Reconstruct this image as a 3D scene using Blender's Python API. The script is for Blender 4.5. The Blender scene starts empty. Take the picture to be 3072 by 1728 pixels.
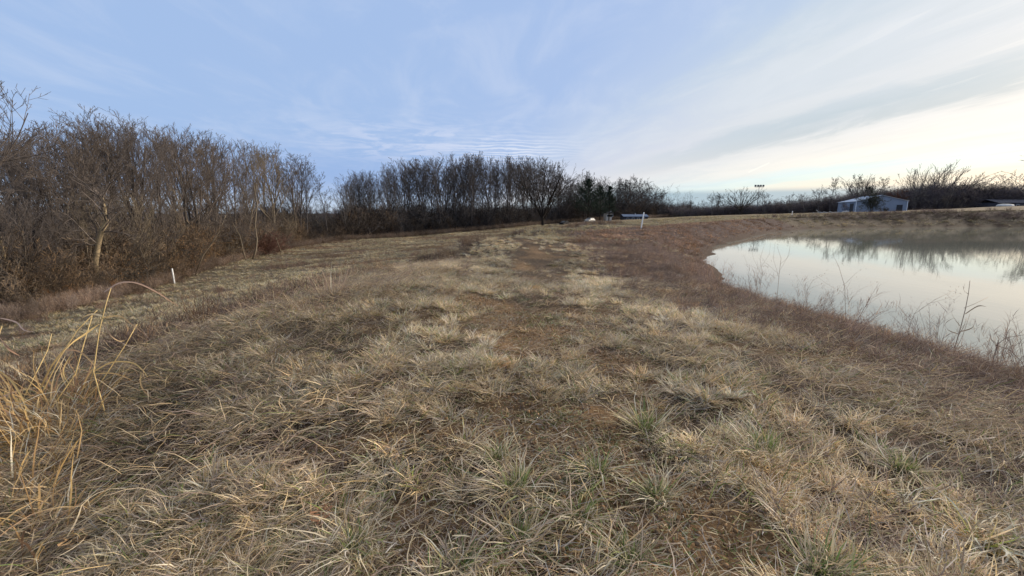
import bpy, math
import numpy as np
from math import radians, sin, cos, pi

# ------------------------------------------------------------------ camera, sky, sun, exposure
S = bpy.context.scene
C = S.collection
CAMZ = 1.5
F = 430.0                                  # focal length in pixels of a 1024-wide picture
PITCH = math.atan(75 / F)
cam_d = bpy.data.cameras.new('camera'); cam = bpy.data.objects.new('camera', cam_d); C.objects.link(cam)
cam_d.sensor_width = 36.0; cam_d.lens = F / 1024 * 36
cam_d.clip_start = 0.05; cam_d.clip_end = 9000
cam.location = (0, 0, CAMZ); cam.rotation_euler = (pi / 2 - PITCH, 0, 0)
S.camera = cam

SUN_AZ = radians(64)       # to the right of the view (+Y towards +X)
SUN_EL = radians(16)
sd = bpy.data.lights.new('sun', 'SUN'); so = bpy.data.objects.new('sun', sd); C.objects.link(so)
sd.energy = 4.7; sd.angle = radians(7); sd.color = (1.0, 0.88, 0.73)
so.rotation_euler = (pi / 2 - SUN_EL, 0, -SUN_AZ + pi)
so.location = (0, 0, 50)

W = bpy.data.worlds.new('World'); S.world = W; W.use_nodes = True
wt = W.node_tree; wt.nodes.clear()
def wn(t, **k):
    n = wt.nodes.new(t)
    for a, b in k.items(): setattr(n, a, b)
    return n
def wl(a, b): wt.links.new(a, b)
def wm(op, a, b=None, c=None, clamp=False):
    n = wn('ShaderNodeMath', operation=op, use_clamp=clamp)
    for i, v in enumerate((a, b, c)):
        if v is None: continue
        if isinstance(v, (int, float)): n.inputs[i].default_value = v
        else: wl(v, n.inputs[i])
    return n.outputs[0]
def wmix(f, a, b, mode='MIX'):
    n = wn('ShaderNodeMix', data_type='RGBA', blend_type=mode)
    for s, v in ((0, f), (6, a), (7, b)):
        if isinstance(v, (int, float)): n.inputs[s].default_value = v
        elif isinstance(v, tuple): n.inputs[s].default_value = (*v, 1)
        else: wl(v, n.inputs[s])
    return n.outputs[2]
def wmap(v, a, b, c=0.0, d=1.0, smooth=True):
    n = wn('ShaderNodeMapRange', interpolation_type='SMOOTHSTEP' if smooth else 'LINEAR')
    wl(v, n.inputs[0])
    for i, x in enumerate((a, b, c, d)): n.inputs[i + 1].default_value = x
    return n.outputs[0]
out = wn('ShaderNodeOutputWorld'); bg = wn('ShaderNodeBackground')
tc = wn('ShaderNodeTexCoord'); sep = wn('ShaderNodeSeparateXYZ'); wl(tc.outputs['Generated'], sep.inputs[0])
X, Y, Z = sep.outputs
sky = wn('ShaderNodeTexSky', sky_type='NISHITA', sun_disc=False)
sky.sun_elevation = SUN_EL; sky.sun_rotation = SUN_AZ; sky.dust_density = 2.0; sky.air_density = 1.2
# thin cloud sheet: bands run along one compass direction and meet at the horizon
ang = radians(-6)
xr = wm('SUBTRACT', wm('MULTIPLY', X, cos(ang)), wm('MULTIPLY', Y, sin(ang)))
yr = wm('ADD', wm('MULTIPLY', X, sin(ang)), wm('MULTIPLY', Y, cos(ang)))
zc = wm('ADD', wm('MAXIMUM', Z, 0.0), 0.06)
px = wm('DIVIDE', xr, zc); py = wm('DIVIDE', yr, zc)
def cloudnoise(sx, sy, scale, detail, rough, off=0.0, dist=0.0):
    cb = wn('ShaderNodeCombineXYZ'); wl(wm('MULTIPLY', px, sx), cb.inputs[0]); wl(wm('MULTIPLY', py, sy), cb.inputs[1]); cb.inputs[2].default_value = off
    n = wn('ShaderNodeTexNoise'); wl(cb.outputs[0], n.inputs['Vector'])
    n.inputs['Scale'].default_value = scale; n.inputs['Detail'].default_value = detail; n.inputs['Roughness'].default_value = rough
    n.inputs['Distortion'].default_value = dist
    return n.outputs['Fac']
n1 = cloudnoise(1.0, 0.28, 0.55, 6, 0.55, 3.1, 0.4)
n2 = cloudnoise(1.0, 0.45, 2.2, 8, 0.6, 7.7, 0.5)
# angle from straight up towards the side where the sun is, 0 overhead .. 1 at the right horizon
a0 = wm('DIVIDE', wm('ARCTAN2', xr, wm('MAXIMUM', Z, 0.001)), pi / 2)
fadeh = wmap(Z, 0.0, 0.25, 0.25, 1.0)
aw = wm('ADD', a0, wm('MULTIPLY', wm('MULTIPLY', wm('SUBTRACT', n1, 0.5), 0.14), fadeh))
aw = wm('ADD', aw, wm('MULTIPLY', wm('MULTIPLY', wm('SUBTRACT', n2, 0.5), 0.08), fadeh))
ramp = wn('ShaderNodeValToRGB'); wl(wm('ADD', wm('MULTIPLY', aw, 0.5), 0.5), ramp.inputs[0])
cr = ramp.color_ramp; cr.interpolation = 'EASE'
stops = [(-1.0, (.355, .51, .80)), (-0.5, (.385, .54, .83)), (0.0, (.385, .52, .80)), (0.38, (.385, .52, .80)), (0.545, (.42, .55, .80)), (0.61, (.47, .59, .78)), (0.665, (.57, .66, .76)),
         (0.72, (.65, .71, .775)), (0.765, (.64, .70, .77)), (0.80, (.68, .72, .77)), (0.825, (.50, .59, .67)), (0.852, (.53, .60, .66)), (0.874, (.82, .82, .82)), (0.903, (.93, .90, .85)),
         (0.921, (.75, .90, .92)), (0.936, (.80, .93, .89)), (0.953, (.95, .88, .74)), (0.985, (.96, .88, .72)), (1.0, (.9, .88, .75))]
for i, (p, c) in enumerate(stops):
    if i == 0: e = cr.elements[0]; e.position = p * .5 + .5
    elif i == len(stops) - 1: e = cr.elements[-1]; e.position = p * .5 + .5
    else: e = cr.elements.new(p * .5 + .5)
    e.color = (*c, 1)
# broad version of the same gradient, used where the bands run out ahead
soft = wn('ShaderNodeValToRGB'); wl(wm('ADD', wm('MULTIPLY', aw, 0.5), 0.5), soft.inputs[0]); cs_ = soft.color_ramp
for i, (p, c) in enumerate([(-1.0, (.355, .51, .80)), (0.40, (.385, .52, .80)), (0.66, (.50, .60, .80)), (0.78, (.64, .68, .80)), (0.86, (.78, .78, .82)), (0.91, (.62, .74, .82)), (1.0, (.70, .78, .82))]):
    e = cs_.elements[0] if i == 0 else cs_.elements[-1] if i == 6 else cs_.elements.new(p * .5 + .5)
    e.position = p * .5 + .5; e.color = (*c, 1)
bandmix = wmap(wm('ADD', wm('ARCTAN2', X, Y), wm('MULTIPLY', wm('SUBTRACT', n2, 0.5), 0.5)), 0.08, 0.62, 0.0, 1.0)
az_r = wm('ARCTAN2', X, Y)
col = wmix(bandmix, soft.outputs[0], ramp.outputs[0])
# soft lighter and greyer wisps
col = wmix(wm('MULTIPLY', wmap(n2, 0.42, 0.72), 0.20), col, (.80, .83, .92))
col = wmix(wm('MULTIPLY', wmap(n1, 0.40, 0.70), 0.10), col, (.42, .52, .74))
n5 = cloudnoise(1.0, 0.16, 5.0, 6, 0.6, 9.3, 0.8)
rightside = wmap(az_r, 0.45, 0.95, 0.0, 1.0)
col = wmix(wm('MULTIPLY', wm('MULTIPLY', wmap(n5, 0.50, 0.72), rightside), 0.40), col, (.56, .63, .70))
col = wmix(wm('MULTIPLY', wm('MULTIPLY', wmap(n5, 0.46, 0.30), rightside), 0.35), col, (.98, .95, .92))
# wispy patch low ahead with mackerel ripples
el = wm('ARCSINE', Z)
az = wm('ARCTAN2', X, Y)
def gauss2(a, wa, e, we):
    d = wm('ADD', wm('POWER', wm('DIVIDE', wm('SUBTRACT', az, a), wa), 2.0), wm('POWER', wm('DIVIDE', wm('SUBTRACT', el, e), we), 2.0))
    return wm('EXPONENT', wm('MULTIPLY', d, -1.0))
n3 = cloudnoise(0.8, 1.0, 3.0, 7, 0.65, 1.3, 1.0)
g1 = gauss2(-0.20, 0.22, 0.145, 0.045)
col = wmix(wm('MULTIPLY', wm('MULTIPLY', g1, wmap(n3, 0.42, 0.62)), 0.75), col, (.66, .72, .90))
wv = wn('ShaderNodeTexWave', wave_type='BANDS', bands_direction='Y'); cb = wn('ShaderNodeCombineXYZ')
wl(px, cb.inputs[0]); wl(py, cb.inputs[1]); wl(cb.outputs[0], wv.inputs['Vector'])
wv.inputs['Scale'].default_value = 2.0; wv.inputs['Distortion'].default_value = 9.0; wv.inputs['Detail'].default_value = 4; wv.inputs['Detail Scale'].default_value = 1.2
g2 = gauss2(0.0, 0.11, 0.135, 0.028)
col = wmix(wm('MULTIPLY', wm('MULTIPLY', g2, wmap(wv.outputs['Fac'], 0.35, 0.85)), 0.75), col, (.80, .84, .95))
# blue gap low on the left, pale veil at the very horizon, grey-blue bank low ahead and right
col = wmix(wm('MULTIPLY', gauss2(-0.42, 0.40, 0.085, 0.05), 0.55), col, (.27, .42, .76))
col = wmix(wm('MULTIPLY', wmap(el, 0.065, 0.0, 0.0, 1.0), wmap(az, 0.35, 0.0, 0.0, 0.75)), col, (.62, .71, .80))
n4 = cloudnoise(0.12, 0.12, 1.0, 4, 0.5, 5.0)
bank = wm('MULTIPLY', wmap(wm('ADD', el, wm('MULTIPLY', n4, 0.012)), 0.058, 0.044, 0.0, 1.0), wmap(az, 0.05, 0.30, 0.0, 1.0))
bank = wm('MULTIPLY', bank, wmap(az, 0.62, 0.86, 1.0, 0.0))
col = wmix(wm('MULTIPLY', bank, 0.9), col, (.36, .52, .64))
# small contrail
def dirv(u, v):
    upc = (288 - v) / F; d = np.array([(u - 512) / F, cos(PITCH) + upc * sin(PITCH), -sin(PITCH) + upc * cos(PITCH)])
    return d / np.linalg.norm(d)
A, B = dirv(749, 172), dirv(769, 163); AB = B - A
dn = wn('ShaderNodeVectorMath', operation='SUBTRACT'); wl(tc.outputs['Generated'], dn.inputs[0]); dn.inputs[1].default_value = A
dt = wn('ShaderNodeVectorMath', operation='DOT_PRODUCT'); wl(dn.outputs[0], dt.inputs[0]); dt.inputs[1].default_value = AB / np.dot(AB, AB)
tcl = wm('ADD', dt.outputs['Value'], 0.0, clamp=True)
sc_ = wn('ShaderNodeVectorMath', operation='SCALE'); sc_.inputs[0].default_value = AB; wl(tcl, sc_.inputs['Scale'])
df = wn('ShaderNodeVectorMath', operation='SUBTRACT'); wl(dn.outputs[0], df.inputs[0]); wl(sc_.outputs[0], df.inputs[1])
ln = wn('ShaderNodeVectorMath', operation='LENGTH'); wl(df.outputs[0], ln.inputs[0])
col = wmix(wm('MULTIPLY', wmap(ln.outputs['Value'], 0.0022, 0.0003, 0.0, 1.0), 0.35), col, (1.1, 1.08, 1.0))
# unseen zenith whitened: overcast added to make the light on the ground warmer
col = wmix(wmap(Z, 0.5, 0.85, 0.0, 0.8), col, (.78, .77, .78))
# the cloud sheet over the clear sky
col = wmix(1.0, col, (10.0, 10.0, 10.0), 'MULTIPLY')
fin = wmix(0.90, sky.outputs[0], col)
wl(fin, bg.inputs[0]); bg.inputs[1].default_value = 0.10
wl(bg.outputs[0], out.inputs[0])

S.view_settings.view_transform = 'Standard'; S.view_settings.look = 'None'
S.view_settings.exposure = 0.12; S.view_settings.gamma = 1.0; S.view_settings.use_curve_mapping = False

# ------------------------------------------------------------------ helpers
RNG = np.random.default_rng(11)
def tag(o, label=None, cat=None, group=None, kind=None):
    if label: o['label'] = label
    if cat: o['category'] = cat
    if group: o['group'] = group
    if kind: o['kind'] = kind
    return o
def link(name, me, parent=None, mat=None):
    o = bpy.data.objects.new(name, me); C.objects.link(o)
    if mat is not None and me is not None and not me.materials: me.materials.append(mat)
    if parent: o.parent = parent
    return o
def empty(name, loc=(0, 0, 0), rz=0.0):
    o = bpy.data.objects.new(name, None); C.objects.link(o); o.location = loc; o.rotation_euler = (0, 0, rz)
    o.empty_display_size = 0.3
    return o
def mesh_np(name, V, Fq, col=None, smooth=False):
    """V (n,3), Fq (m,k) index array, col per-vertex colour"""
    me = bpy.data.meshes.new(name)
    V = np.asarray(V, np.float32); Fq = np.asarray(Fq, np.int32); m, k = Fq.shape
    me.vertices.add(len(V)); me.vertices.foreach_set('co', V.ravel())
    me.loops.add(m * k); me.loops.foreach_set('vertex_index', Fq.ravel())
    me.polygons.add(m); me.polygons.foreach_set('loop_start', np.arange(m, dtype=np.int32) * k)
    me.polygons.foreach_set('loop_total', np.full(m, k, np.int32))
    if smooth: me.polygons.foreach_set('use_smooth', np.ones(m, bool))
    me.update(calc_edges=True)
    if col is not None:
        a = me.color_attributes.new('col', 'FLOAT_COLOR', 'POINT')
        c4 = np.ones((len(V), 4), np.float32); c4[:, :3] = col
        a.data.foreach_set('color', c4.ravel())
    return me
def hash2(ix, iy, seed):
    h = (ix * 374761393 + iy * 668265263 + seed * 974634777) & 0xffffffff
    h = ((h ^ (h >> 13)) * 1274126177) & 0xffffffff
    return ((h ^ (h >> 16)) & 0xffffff) / float(0xffffff)
def vnoise(x, y, seed=0):
    x = np.asarray(x, float); y = np.asarray(y, float)
    ix = np.floor(x).astype(np.int64); iy = np.floor(y).astype(np.int64); fx = x - ix; fy = y - iy
    fx = fx * fx * (3 - 2 * fx); fy = fy * fy * (3 - 2 * fy)
    a = hash2(ix, iy, seed); b = hash2(ix + 1, iy, seed); c = hash2(ix, iy + 1, seed); d = hash2(ix + 1, iy + 1, seed)
    return (a * (1 - fx) + b * fx) * (1 - fy) + (c * (1 - fx) + d * fx) * fy
def fbm(x, y, seed=0, oct=4):
    s = 0; a = .5; t = 0
    for i in range(oct):
        s = s + a * vnoise(x * 2 ** i, y * 2 ** i, seed + i * 17); t += a; a *= .5
    return s / t
def sstep(a, b, x):
    t = np.clip((x - a) / (b - a), 0, 1); return t * t * (3 - 2 * t)

# ------------------------------------------------------------------ land form
WATER = -1.30
shore_pts = np.array([(8.1, 0), (7.7, 5), (7.1, 9), (7.3, 12.8), (8.7, 18), (11, 24.5), (14.3, 31.3), (18.8, 38.7), (24.6, 47), (33, 57.5), (43.5, 69.5), (56, 79),
                      (75, 85), (103, 88), (135, 84), (150, 60), (150, 10), (110, -35), (50, -45), (16, -30), (10.5, -12)], float)
def smooth_poly(P, it=2):
    for _ in range(it):
        Q = np.roll(P, -1, 0); P = np.stack([P * .75 + Q * .25, P * .25 + Q * .75], 1).reshape(-1, 2)
    return P
SH = smooth_poly(shore_pts)
def pond_sd(x, y):
    """signed distance to the shoreline, positive on land"""
    x = np.asarray(x, float); y = np.asarray(y, float); shp = x.shape; x = x.ravel(); y = y.ravel()
    best = np.full(x.shape, 1e9); ins = np.zeros(x.shape, bool); n = len(SH)
    for i in range(n):
        ax, ay = SH[i]; bx, by = SH[(i + 1) % n]; dx, dy = bx - ax, by - ay
        t = np.clip(((x - ax) * dx + (y - ay) * dy) / (dx * dx + dy * dy), 0, 1)
        best = np.minimum(best, (x - ax - t * dx) ** 2 + (y - ay - t * dy) ** 2)
        if ay != by:
            c = ((ay > y) != (by > y)) & (x < dx * (y - ay) / dy + ax); ins ^= c
    d = np.sqrt(best); d[ins] *= -1
    return d.reshape(shp)
CP = np.array([
    (0, 0, 0), (0, -8, 0), (0, -25, 0), (4.5, 0, 0), (4.5, 8, 0), (.5, 10, 0), (3, 20, 0), (6, 30, 0), (10, 40, 0), (15, 50, 0.0), (22, 60, 0.05), (32, 72, 0.1), (9, 60, -.25),
    (-3.6, 2.5, 0), (-3.9, 5.4, -.02), (-3.6, 10.6, -.02), (-2.4, 21, -.02), (0.6, 33, 0), (6, 47, 0), (-3.6, -8, 0),
    (-6, 1, -1.1), (-6.1, 4, -1.15), (-6.0, 8, -1.2), (-6, 14, -1.35), (-5.4, 22, -1.5), (-3.2, 33, -1.7), (1.5, 47, -1.6),
    (-12, 2, -2.9), (-13, 12, -2.9), (-14, 24, -3.0), (-14, 36, -3.1), (-12, 52, -3.0), (0, 62, -2.2),
    (-24, 8, -4.3), (-24, 22, -4.2), (-26, 36, -4.4), (-24, 55, -4.2), (-12, 80, -3.8), (8, 80, -2.5),
    (-32, 26, -4.5), (-31, 38, -4.7), (-37, 72, -4.6), (-36, 95, -4.6), (-18, 118, -4.1), (3, 145, -2.9), (20, 182, -2.6), (25, 110, -2.0), (45, 150, -1.2), (60, 230, -1.6), (80, 260, -1.2),
    (-60, 30, -5.5), (-70, 90, -5.5), (-60, 150, -5.5), (-20, 190, -5.0),
    (44, 85, .25), (60, 100, .45), (48, 118, .50), (78, 105, .95), (92, 115, 1.55), (115, 108, 2.1), (137, 115, 3.2), (160, 118, 3.8),
    (75, 140, .3), (110, 150, 1.2), (150, 150, 2.9), (100, 200, .5), (160, 210, 2.0), (220, 200, 3.5),
    (170, 60, 2), (170, 0, 2), (110, -60, 1), (30, -60, 0), (-30, -40, -4), (-60, -20, -5)], float)
CPx, CPz = CP[:, :2], CP[:, 2]
def kern(d2): return np.sqrt(d2 + 9.0)
_K = kern(((CPx[:, None] - CPx[None]) ** 2).sum(-1)) + np.eye(len(CP)) * -0.02
_Wt = np.linalg.solve(np.block([[_K, np.ones((len(CP), 1))], [np.ones((1, len(CP))), np.zeros((1, 1))]]), np.append(CPz, 0))
def H(x, y):
    x = np.asarray(x, float); y = np.asarray(y, float); shp = x.shape; x = x.ravel(); y = y.ravel()
    z = np.full(x.shape, _Wt[-1])
    for i, (cx, cy) in enumerate(CPx): z += _Wt[i] * kern((x - cx) ** 2 + (y - cy) ** 2)
    r = np.hypot(x, y)
    far = sstep(230, 420, r)
    z = z * (1 - far) + far * (-2.5 + 3.0 * (fbm(x / 400, y / 400, 5, 2) - .5))
    d = pond_sd(x, y)
    de = d + ((fbm(x / 1.3, y / 1.3, 201, 3) - .5) * 1.1 + (fbm(x / 5, y / 5, 203, 2) - .5) * 1.6) * np.exp(-(d / 1.8) ** 2)
    zb = WATER + np.where(de > 0, 0.03 + de * 0.43, np.maximum(de * 0.4, -2.2))
    k = 0.25
    hh = np.clip(.5 + .5 * (zb - z) / k, 0, 1); zz = zb * (1 - hh) + z * hh - k * hh * (1 - hh)
    zz = np.where(d > 25, z, zz)
    # uneven ground: hummocks and wheel hollows
    near = 1 - sstep(20, 60, r)
    zz += np.where(d > 0.3, 1, .3) * ((fbm(x / 2.3, y / 2.3, 3, 3) - .5) * .16 + (fbm(x / .45, y / .45, 9, 3) - .5) * .06 * near + (fbm(x / 12, y / 12, 31, 2) - .5) * .5 * sstep(15, 60, r) * (d > 6))
    return zz.reshape(shp)
def H1(x, y): return float(H(np.array([x]), np.array([y]))[0])
def ray(u, v):
    upc = (288 - v) / F
    return np.array([(u - 512) / F, cos(PITCH) + upc * sin(PITCH), -sin(PITCH) + upc * cos(PITCH)])
def xat(u, y):   # ground x at forward distance y seen under column u near the horizon
    d = ray(u, 215); return d[0] / d[1] * y
def at(u, v, y):
    d = ray(u, v); t = y / d[1]; return np.array([d[0] * t, y, CAMZ + d[2] * t])
def hit(u, v):
    d = ray(u, v); t = np.geomspace(.8, 400, 900)
    P = d[None] * t[:, None]; g = H(P[:, 0], P[:, 1]); below = (P[:, 2] + CAMZ) < g
    i = int(np.argmax(below)) if below.any() else len(t) - 1
    return float(P[i, 0]), float(P[i, 1]), float(g[i])
def xL(y): return np.interp(y, [-20, 5, 10.6, 21, 33, 48, 62], [-4.3, -4.1, -3.7, -2.6, 0.5, 6.2, 14])
def zones(x, y):
    """land cover weights: bare soil, left shoulder weeds, pond bank, meadow"""
    d = pond_sd(x, y); r = np.hypot(x, y); s = x - xL(y)
    def spot(cx, cy, rx, ry, tilt=0.0):
        c, q = cos(tilt), sin(tilt); a = (x - cx) * c + (y - cy) * q; b = -(x - cx) * q + (y - cy) * c
        return np.exp(-((a / rx) ** 2 + (b / ry) ** 2))
    n = fbm(x / .5, y / .5, 21, 3)
    soil = 0
    for (u, v, rx, ry) in SOIL: 
        soil = soil + spot(*SOILXY[(u, v)], rx * 1.1, ry * 1.15)
    soil = sstep(.30, .85, soil * 1.0 + (n - .5) * 1.3) * np.where(r > 6, .62, 1)
    patch = sstep(.60, .72, fbm(x / .9, y / .55, 41, 3)) * sstep(-2.5, 0, x) * (1 - sstep(3.2, 4.5, x)) * (1 - sstep(1.5, 5, r) * .4)
    soil = np.clip(soil + patch * .75, 0, 1)
    sh = np.exp(-((s + .2 + (fbm(x / 3, y / 3, 8, 2) - .5) * 2.0) / (1.0 + .02 * r)) ** 2) * sstep(.34, .48, fbm(x / 1.5 + 5, y / 1.5, 14, 2)) * (y > 3)
    bank = (1 - sstep(3.6, 5.4, d + (fbm(x / 1.6, y / 1.6, 6, 3) - .5) * 3.0 - sstep(8, 34, y) * 4.0)) * (y < 76)
    meadow = (s < -1.5) * sstep(1.5, 5, -s)
    return soil, np.clip(sh, 0, 1), np.clip(bank, 0, 1), meadow, d
SOIL = [(516, 330, .45, .9), (524, 268, .35, 1.5), (575, 440, .55, .33), (668, 548, .5, .2), (705, 500, .35, .15), (440, 527, .3, .14), (480, 560, .2, .1), (620, 520, .2, .12), (470, 300, .35, .5), (760, 555, .25, .1), (533, 250, .4, 1.2)]
SOILXY = {}
for (u, v, a, b) in SOIL: SOILXY[(u, v)] = hit(u, v)[:2]

# ------------------------------------------------------------------ materials
def newmat(name):
    m = bpy.data.materials.new(name); m.use_nodes = True; nt = m.node_tree
    b = nt.nodes['Principled BSDF']; return m, nt, b
def N(nt, t, **k):
    n = nt.nodes.new(t)
    for a, b in k.items(): setattr(n, a, b)
    return n
def mixc(nt, f, a, b, mode='MIX'):
    n = N(nt, 'ShaderNodeMix', data_type='RGBA', blend_type=mode)
    for s, v in ((0, f), (6, a), (7, b)):
        if isinstance(v, (int, float)): n.inputs[s].default_value = v
        elif isinstance(v, tuple): n.inputs[s].default_value = (*v, 1)
        else: nt.links.new(v, n.inputs[s])
    return n.outputs[2]
def noise(nt, scale, detail=5, rough=.55, coord='Object', vec=None):
    n = N(nt, 'ShaderNodeTexNoise'); n.inputs['Scale'].default_value = scale; n.inputs['Detail'].default_value = detail; n.inputs['Roughness'].default_value = rough
    if vec is None:
        t = N(nt, 'ShaderNodeTexCoord'); vec = t.outputs[coord]
    nt.links.new(vec, n.inputs['Vector']); return n.outputs['Fac']
def mrange(nt, v, a, b, c=0., d=1.):
    n = N(nt, 'ShaderNodeMapRange'); nt.links.new(v, n.inputs[0])
    for i, x in enumerate((a, b, c, d)): n.inputs[i + 1].default_value = x
    return n.outputs[0]
def simple(name, c, rough=.7, vary=.25, scale=3.0, metal=0.0, bump=0.0, coord='Object'):
    m, nt, b = newmat(name)
    f = noise(nt, scale, coord=coord); lo = tuple(x * (1 - vary) for x in c); hi = tuple(min(1, x * (1 + vary)) for x in c)
    cc = mixc(nt, mrange(nt, f, .3, .7), lo, hi); nt.links.new(cc, b.inputs['Base Color'])
    b.inputs['Roughness'].default_value = rough; b.inputs['Metallic'].default_value = metal; b.inputs['Specular IOR Level'].default_value = .25
    if bump:
        bp = N(nt, 'ShaderNodeBump'); bp.inputs['Strength'].default_value = bump; nt.links.new(noise(nt, scale * 6, coord=coord), bp.inputs['Height']); nt.links.new(bp.outputs[0], b.inputs['Normal'])
    return m
def plantmat(name, instanced=True, trans=.25, rough=.65):
    m, nt, b = newmat(name)
    a = N(nt, 'ShaderNodeAttribute', attribute_name='col'); c = a.outputs['Color']
    if instanced:
        t = N(nt, 'ShaderNodeAttribute', attribute_name='tint', attribute_type='INSTANCER')
        c = mixc(nt, 1.0, c, t.outputs['Color'], 'MULTIPLY')
    nt.links.new(c, b.inputs['Base Color']); b.inputs['Roughness'].default_value = rough; b.inputs['Specular IOR Level'].default_value = .06
    if trans > 0:
        tr = N(nt, 'ShaderNodeBsdfTranslucent'); nt.links.new(c, tr.inputs[0]); mx = N(nt, 'ShaderNodeMixShader'); mx.inputs[0].default_value = trans
        nt.links.new(b.outputs[0], mx.inputs[1]); nt.links.new(tr.outputs[0], mx.inputs[2]); nt.links.new(mx.outputs[0], nt.nodes['Material Output'].inputs[0])
    return m
M_BLADE = plantmat('dry_grass_blade'); M_PLANT = plantmat('dry_plant', instanced=False)
M_TWIG = plantmat('undergrowth_bark', trans=0.0, rough=.9)
def bark(name, c, warm):
    m, nt, b = newmat(name)
    oi = N(nt, 'ShaderNodeObjectInfo'); f = noise(nt, 2.0, 4)
    cc = mixc(nt, mrange(nt, f, .3, .7), tuple(x * .7 for x in c), tuple(x * 1.25 for x in c))
    cc = mixc(nt, mrange(nt, oi.outputs['Random'], 0, 1, 0, .6), cc, warm)
    nt.links.new(cc, b.inputs['Base Color']); b.inputs['Roughness'].default_value = .9; b.inputs['Specular IOR Level'].default_value = .1
    bp = N(nt, 'ShaderNodeBump'); bp.inputs['Strength'].default_value = .4; nt.links.new(noise(nt, 14), bp.inputs['Height']); nt.links.new(bp.outputs[0], b.inputs['Normal'])
    return m
M_BARK = bark('tree_bark', (.095, .083, .072), (.15, .118, .085))
M_TWIGS = bark('tree_twigs', (.130, .110, .100), (.145, .112, .085))
M_FARB = bark('far_tree_bark', (.085, .077, .078), (.105, .090, .080))  # colour lifted a little to stand in for haze over distant trees
M_PALEBARK = bark('pale_bark', (.30, .23, .14), (.24, .18, .10))
M_MIDBARK = bark('mid_bark', (.21, .17, .12), (.18, .14, .10))
M_DARKBARK = bark('dark_bark', (.035, .028, .024), (.03, .025, .02))

# ground
mg, nt, b = newmat('ground_soil_and_thatch')
at_c = N(nt, 'ShaderNodeAttribute', attribute_name='col'); zc_ = N(nt, 'ShaderNodeAttribute', attribute_name='zone'); sz = N(nt, 'ShaderNodeSeparateColor')
nt.links.new(zc_.outputs['Color'], sz.inputs[0])
geo = N(nt, 'ShaderNodeNewGeometry')
fine = noise(nt, 38, 6, .7, vec=geo.outputs['Position']); mid = noise(nt, 5.0, 5, .6, vec=geo.outputs['Position']); big = noise(nt, .35, 5, .6, vec=geo.outputs['Position'])
c = at_c.outputs['Color']
c = mixc(nt, mrange(nt, fine, .3, .7, 0, .8), c, mixc(nt, 1.0, c, (.45, .42, .40), 'MULTIPLY'))
c = mixc(nt, mrange(nt, mid, .35, .7, 0, .6), c, mixc(nt, 1.0, c, (1.45, 1.40, 1.30), 'MULTIPLY'))
c = mixc(nt, mrange(nt, big, .35, .65, 0, .5), c, mixc(nt, 1.0, c, (.72, .70, .70), 'MULTIPLY'))
nt.links.new(c, b.inputs['Base Color']); b.inputs['Roughness'].default_value = .95; b.inputs['Specular IOR Level'].default_value = .1
bp = N(nt, 'ShaderNodeBump'); bp.inputs['Strength'].default_value = .8; bp.inputs['Distance'].default_value = .03; nt.links.new(fine, bp.inputs['Height'])
bp2 = N(nt, 'ShaderNodeBump'); bp2.inputs['Strength'].default_value = .6; bp2.inputs['Distance'].default_value = .12; nt.links.new(mid, bp2.inputs['Height']); nt.links.new(bp.outputs[0], bp2.inputs['Normal'])
nt.links.new(bp2.outputs[0], b.inputs['Normal'])

def lerp(a, b, t): return a * (1 - t[..., None]) + np.array(b) * t[..., None]
def ground_colour(x, y):
    soil, sh, bank, meadow, d = zones(x, y); r = np.hypot(x, y)
    c = np.zeros(x.shape + (3,)) + np.array((.095, .070, .048))
    n = fbm(x / 2.5, y / 2.5, 77, 3)
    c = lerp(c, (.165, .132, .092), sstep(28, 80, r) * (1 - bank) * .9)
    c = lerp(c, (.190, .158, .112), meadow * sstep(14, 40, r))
    c = lerp(c, (.155, .105, .075), sstep(.5, .62, fbm(x / 6, y / 2.5, 61, 3)) * meadow * .8)
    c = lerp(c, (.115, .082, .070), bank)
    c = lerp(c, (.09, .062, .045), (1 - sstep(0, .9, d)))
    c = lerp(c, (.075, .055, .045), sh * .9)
    c = lerp(c, (.30, .195, .105), soil * (r < 40))
    # far bank across the pond: straw top, dark brush belt below it
    fb = (y > 74) * (x > 30)
    c = lerp(c, (.24, .185, .115), fb * sstep(8, 14, d) * 1.0)
    belt = fb * sstep(2.5, 5, d) * (1 - sstep(9, 13, d)) * sstep(46, 70, x)
    c = lerp(c, (.075, .052, .045), belt * (.45 + .55 * sstep(.4, .55, fbm(x / 5, y / 2, 4, 3))))
    # woodland floor
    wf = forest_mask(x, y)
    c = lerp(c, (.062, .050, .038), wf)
    return c
EDGE_U = np.array([-200, 0, 60, 100, 171, 230, 280, 340, 400, 450, 500, 527, 560, 590, 625, 660, 740])
EDGE_Y = np.array([24, 25, 29, 32, 41, 56, 74, 98, 112, 124, 138, 150, 182, 205, 228, 250, 300])
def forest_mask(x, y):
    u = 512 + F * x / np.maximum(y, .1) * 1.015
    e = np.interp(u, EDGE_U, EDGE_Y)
    return sstep(-1.0, 1.5, y - e) * (u < 700) * (y > 5) + (x < -34) * (y <= 26)

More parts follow.
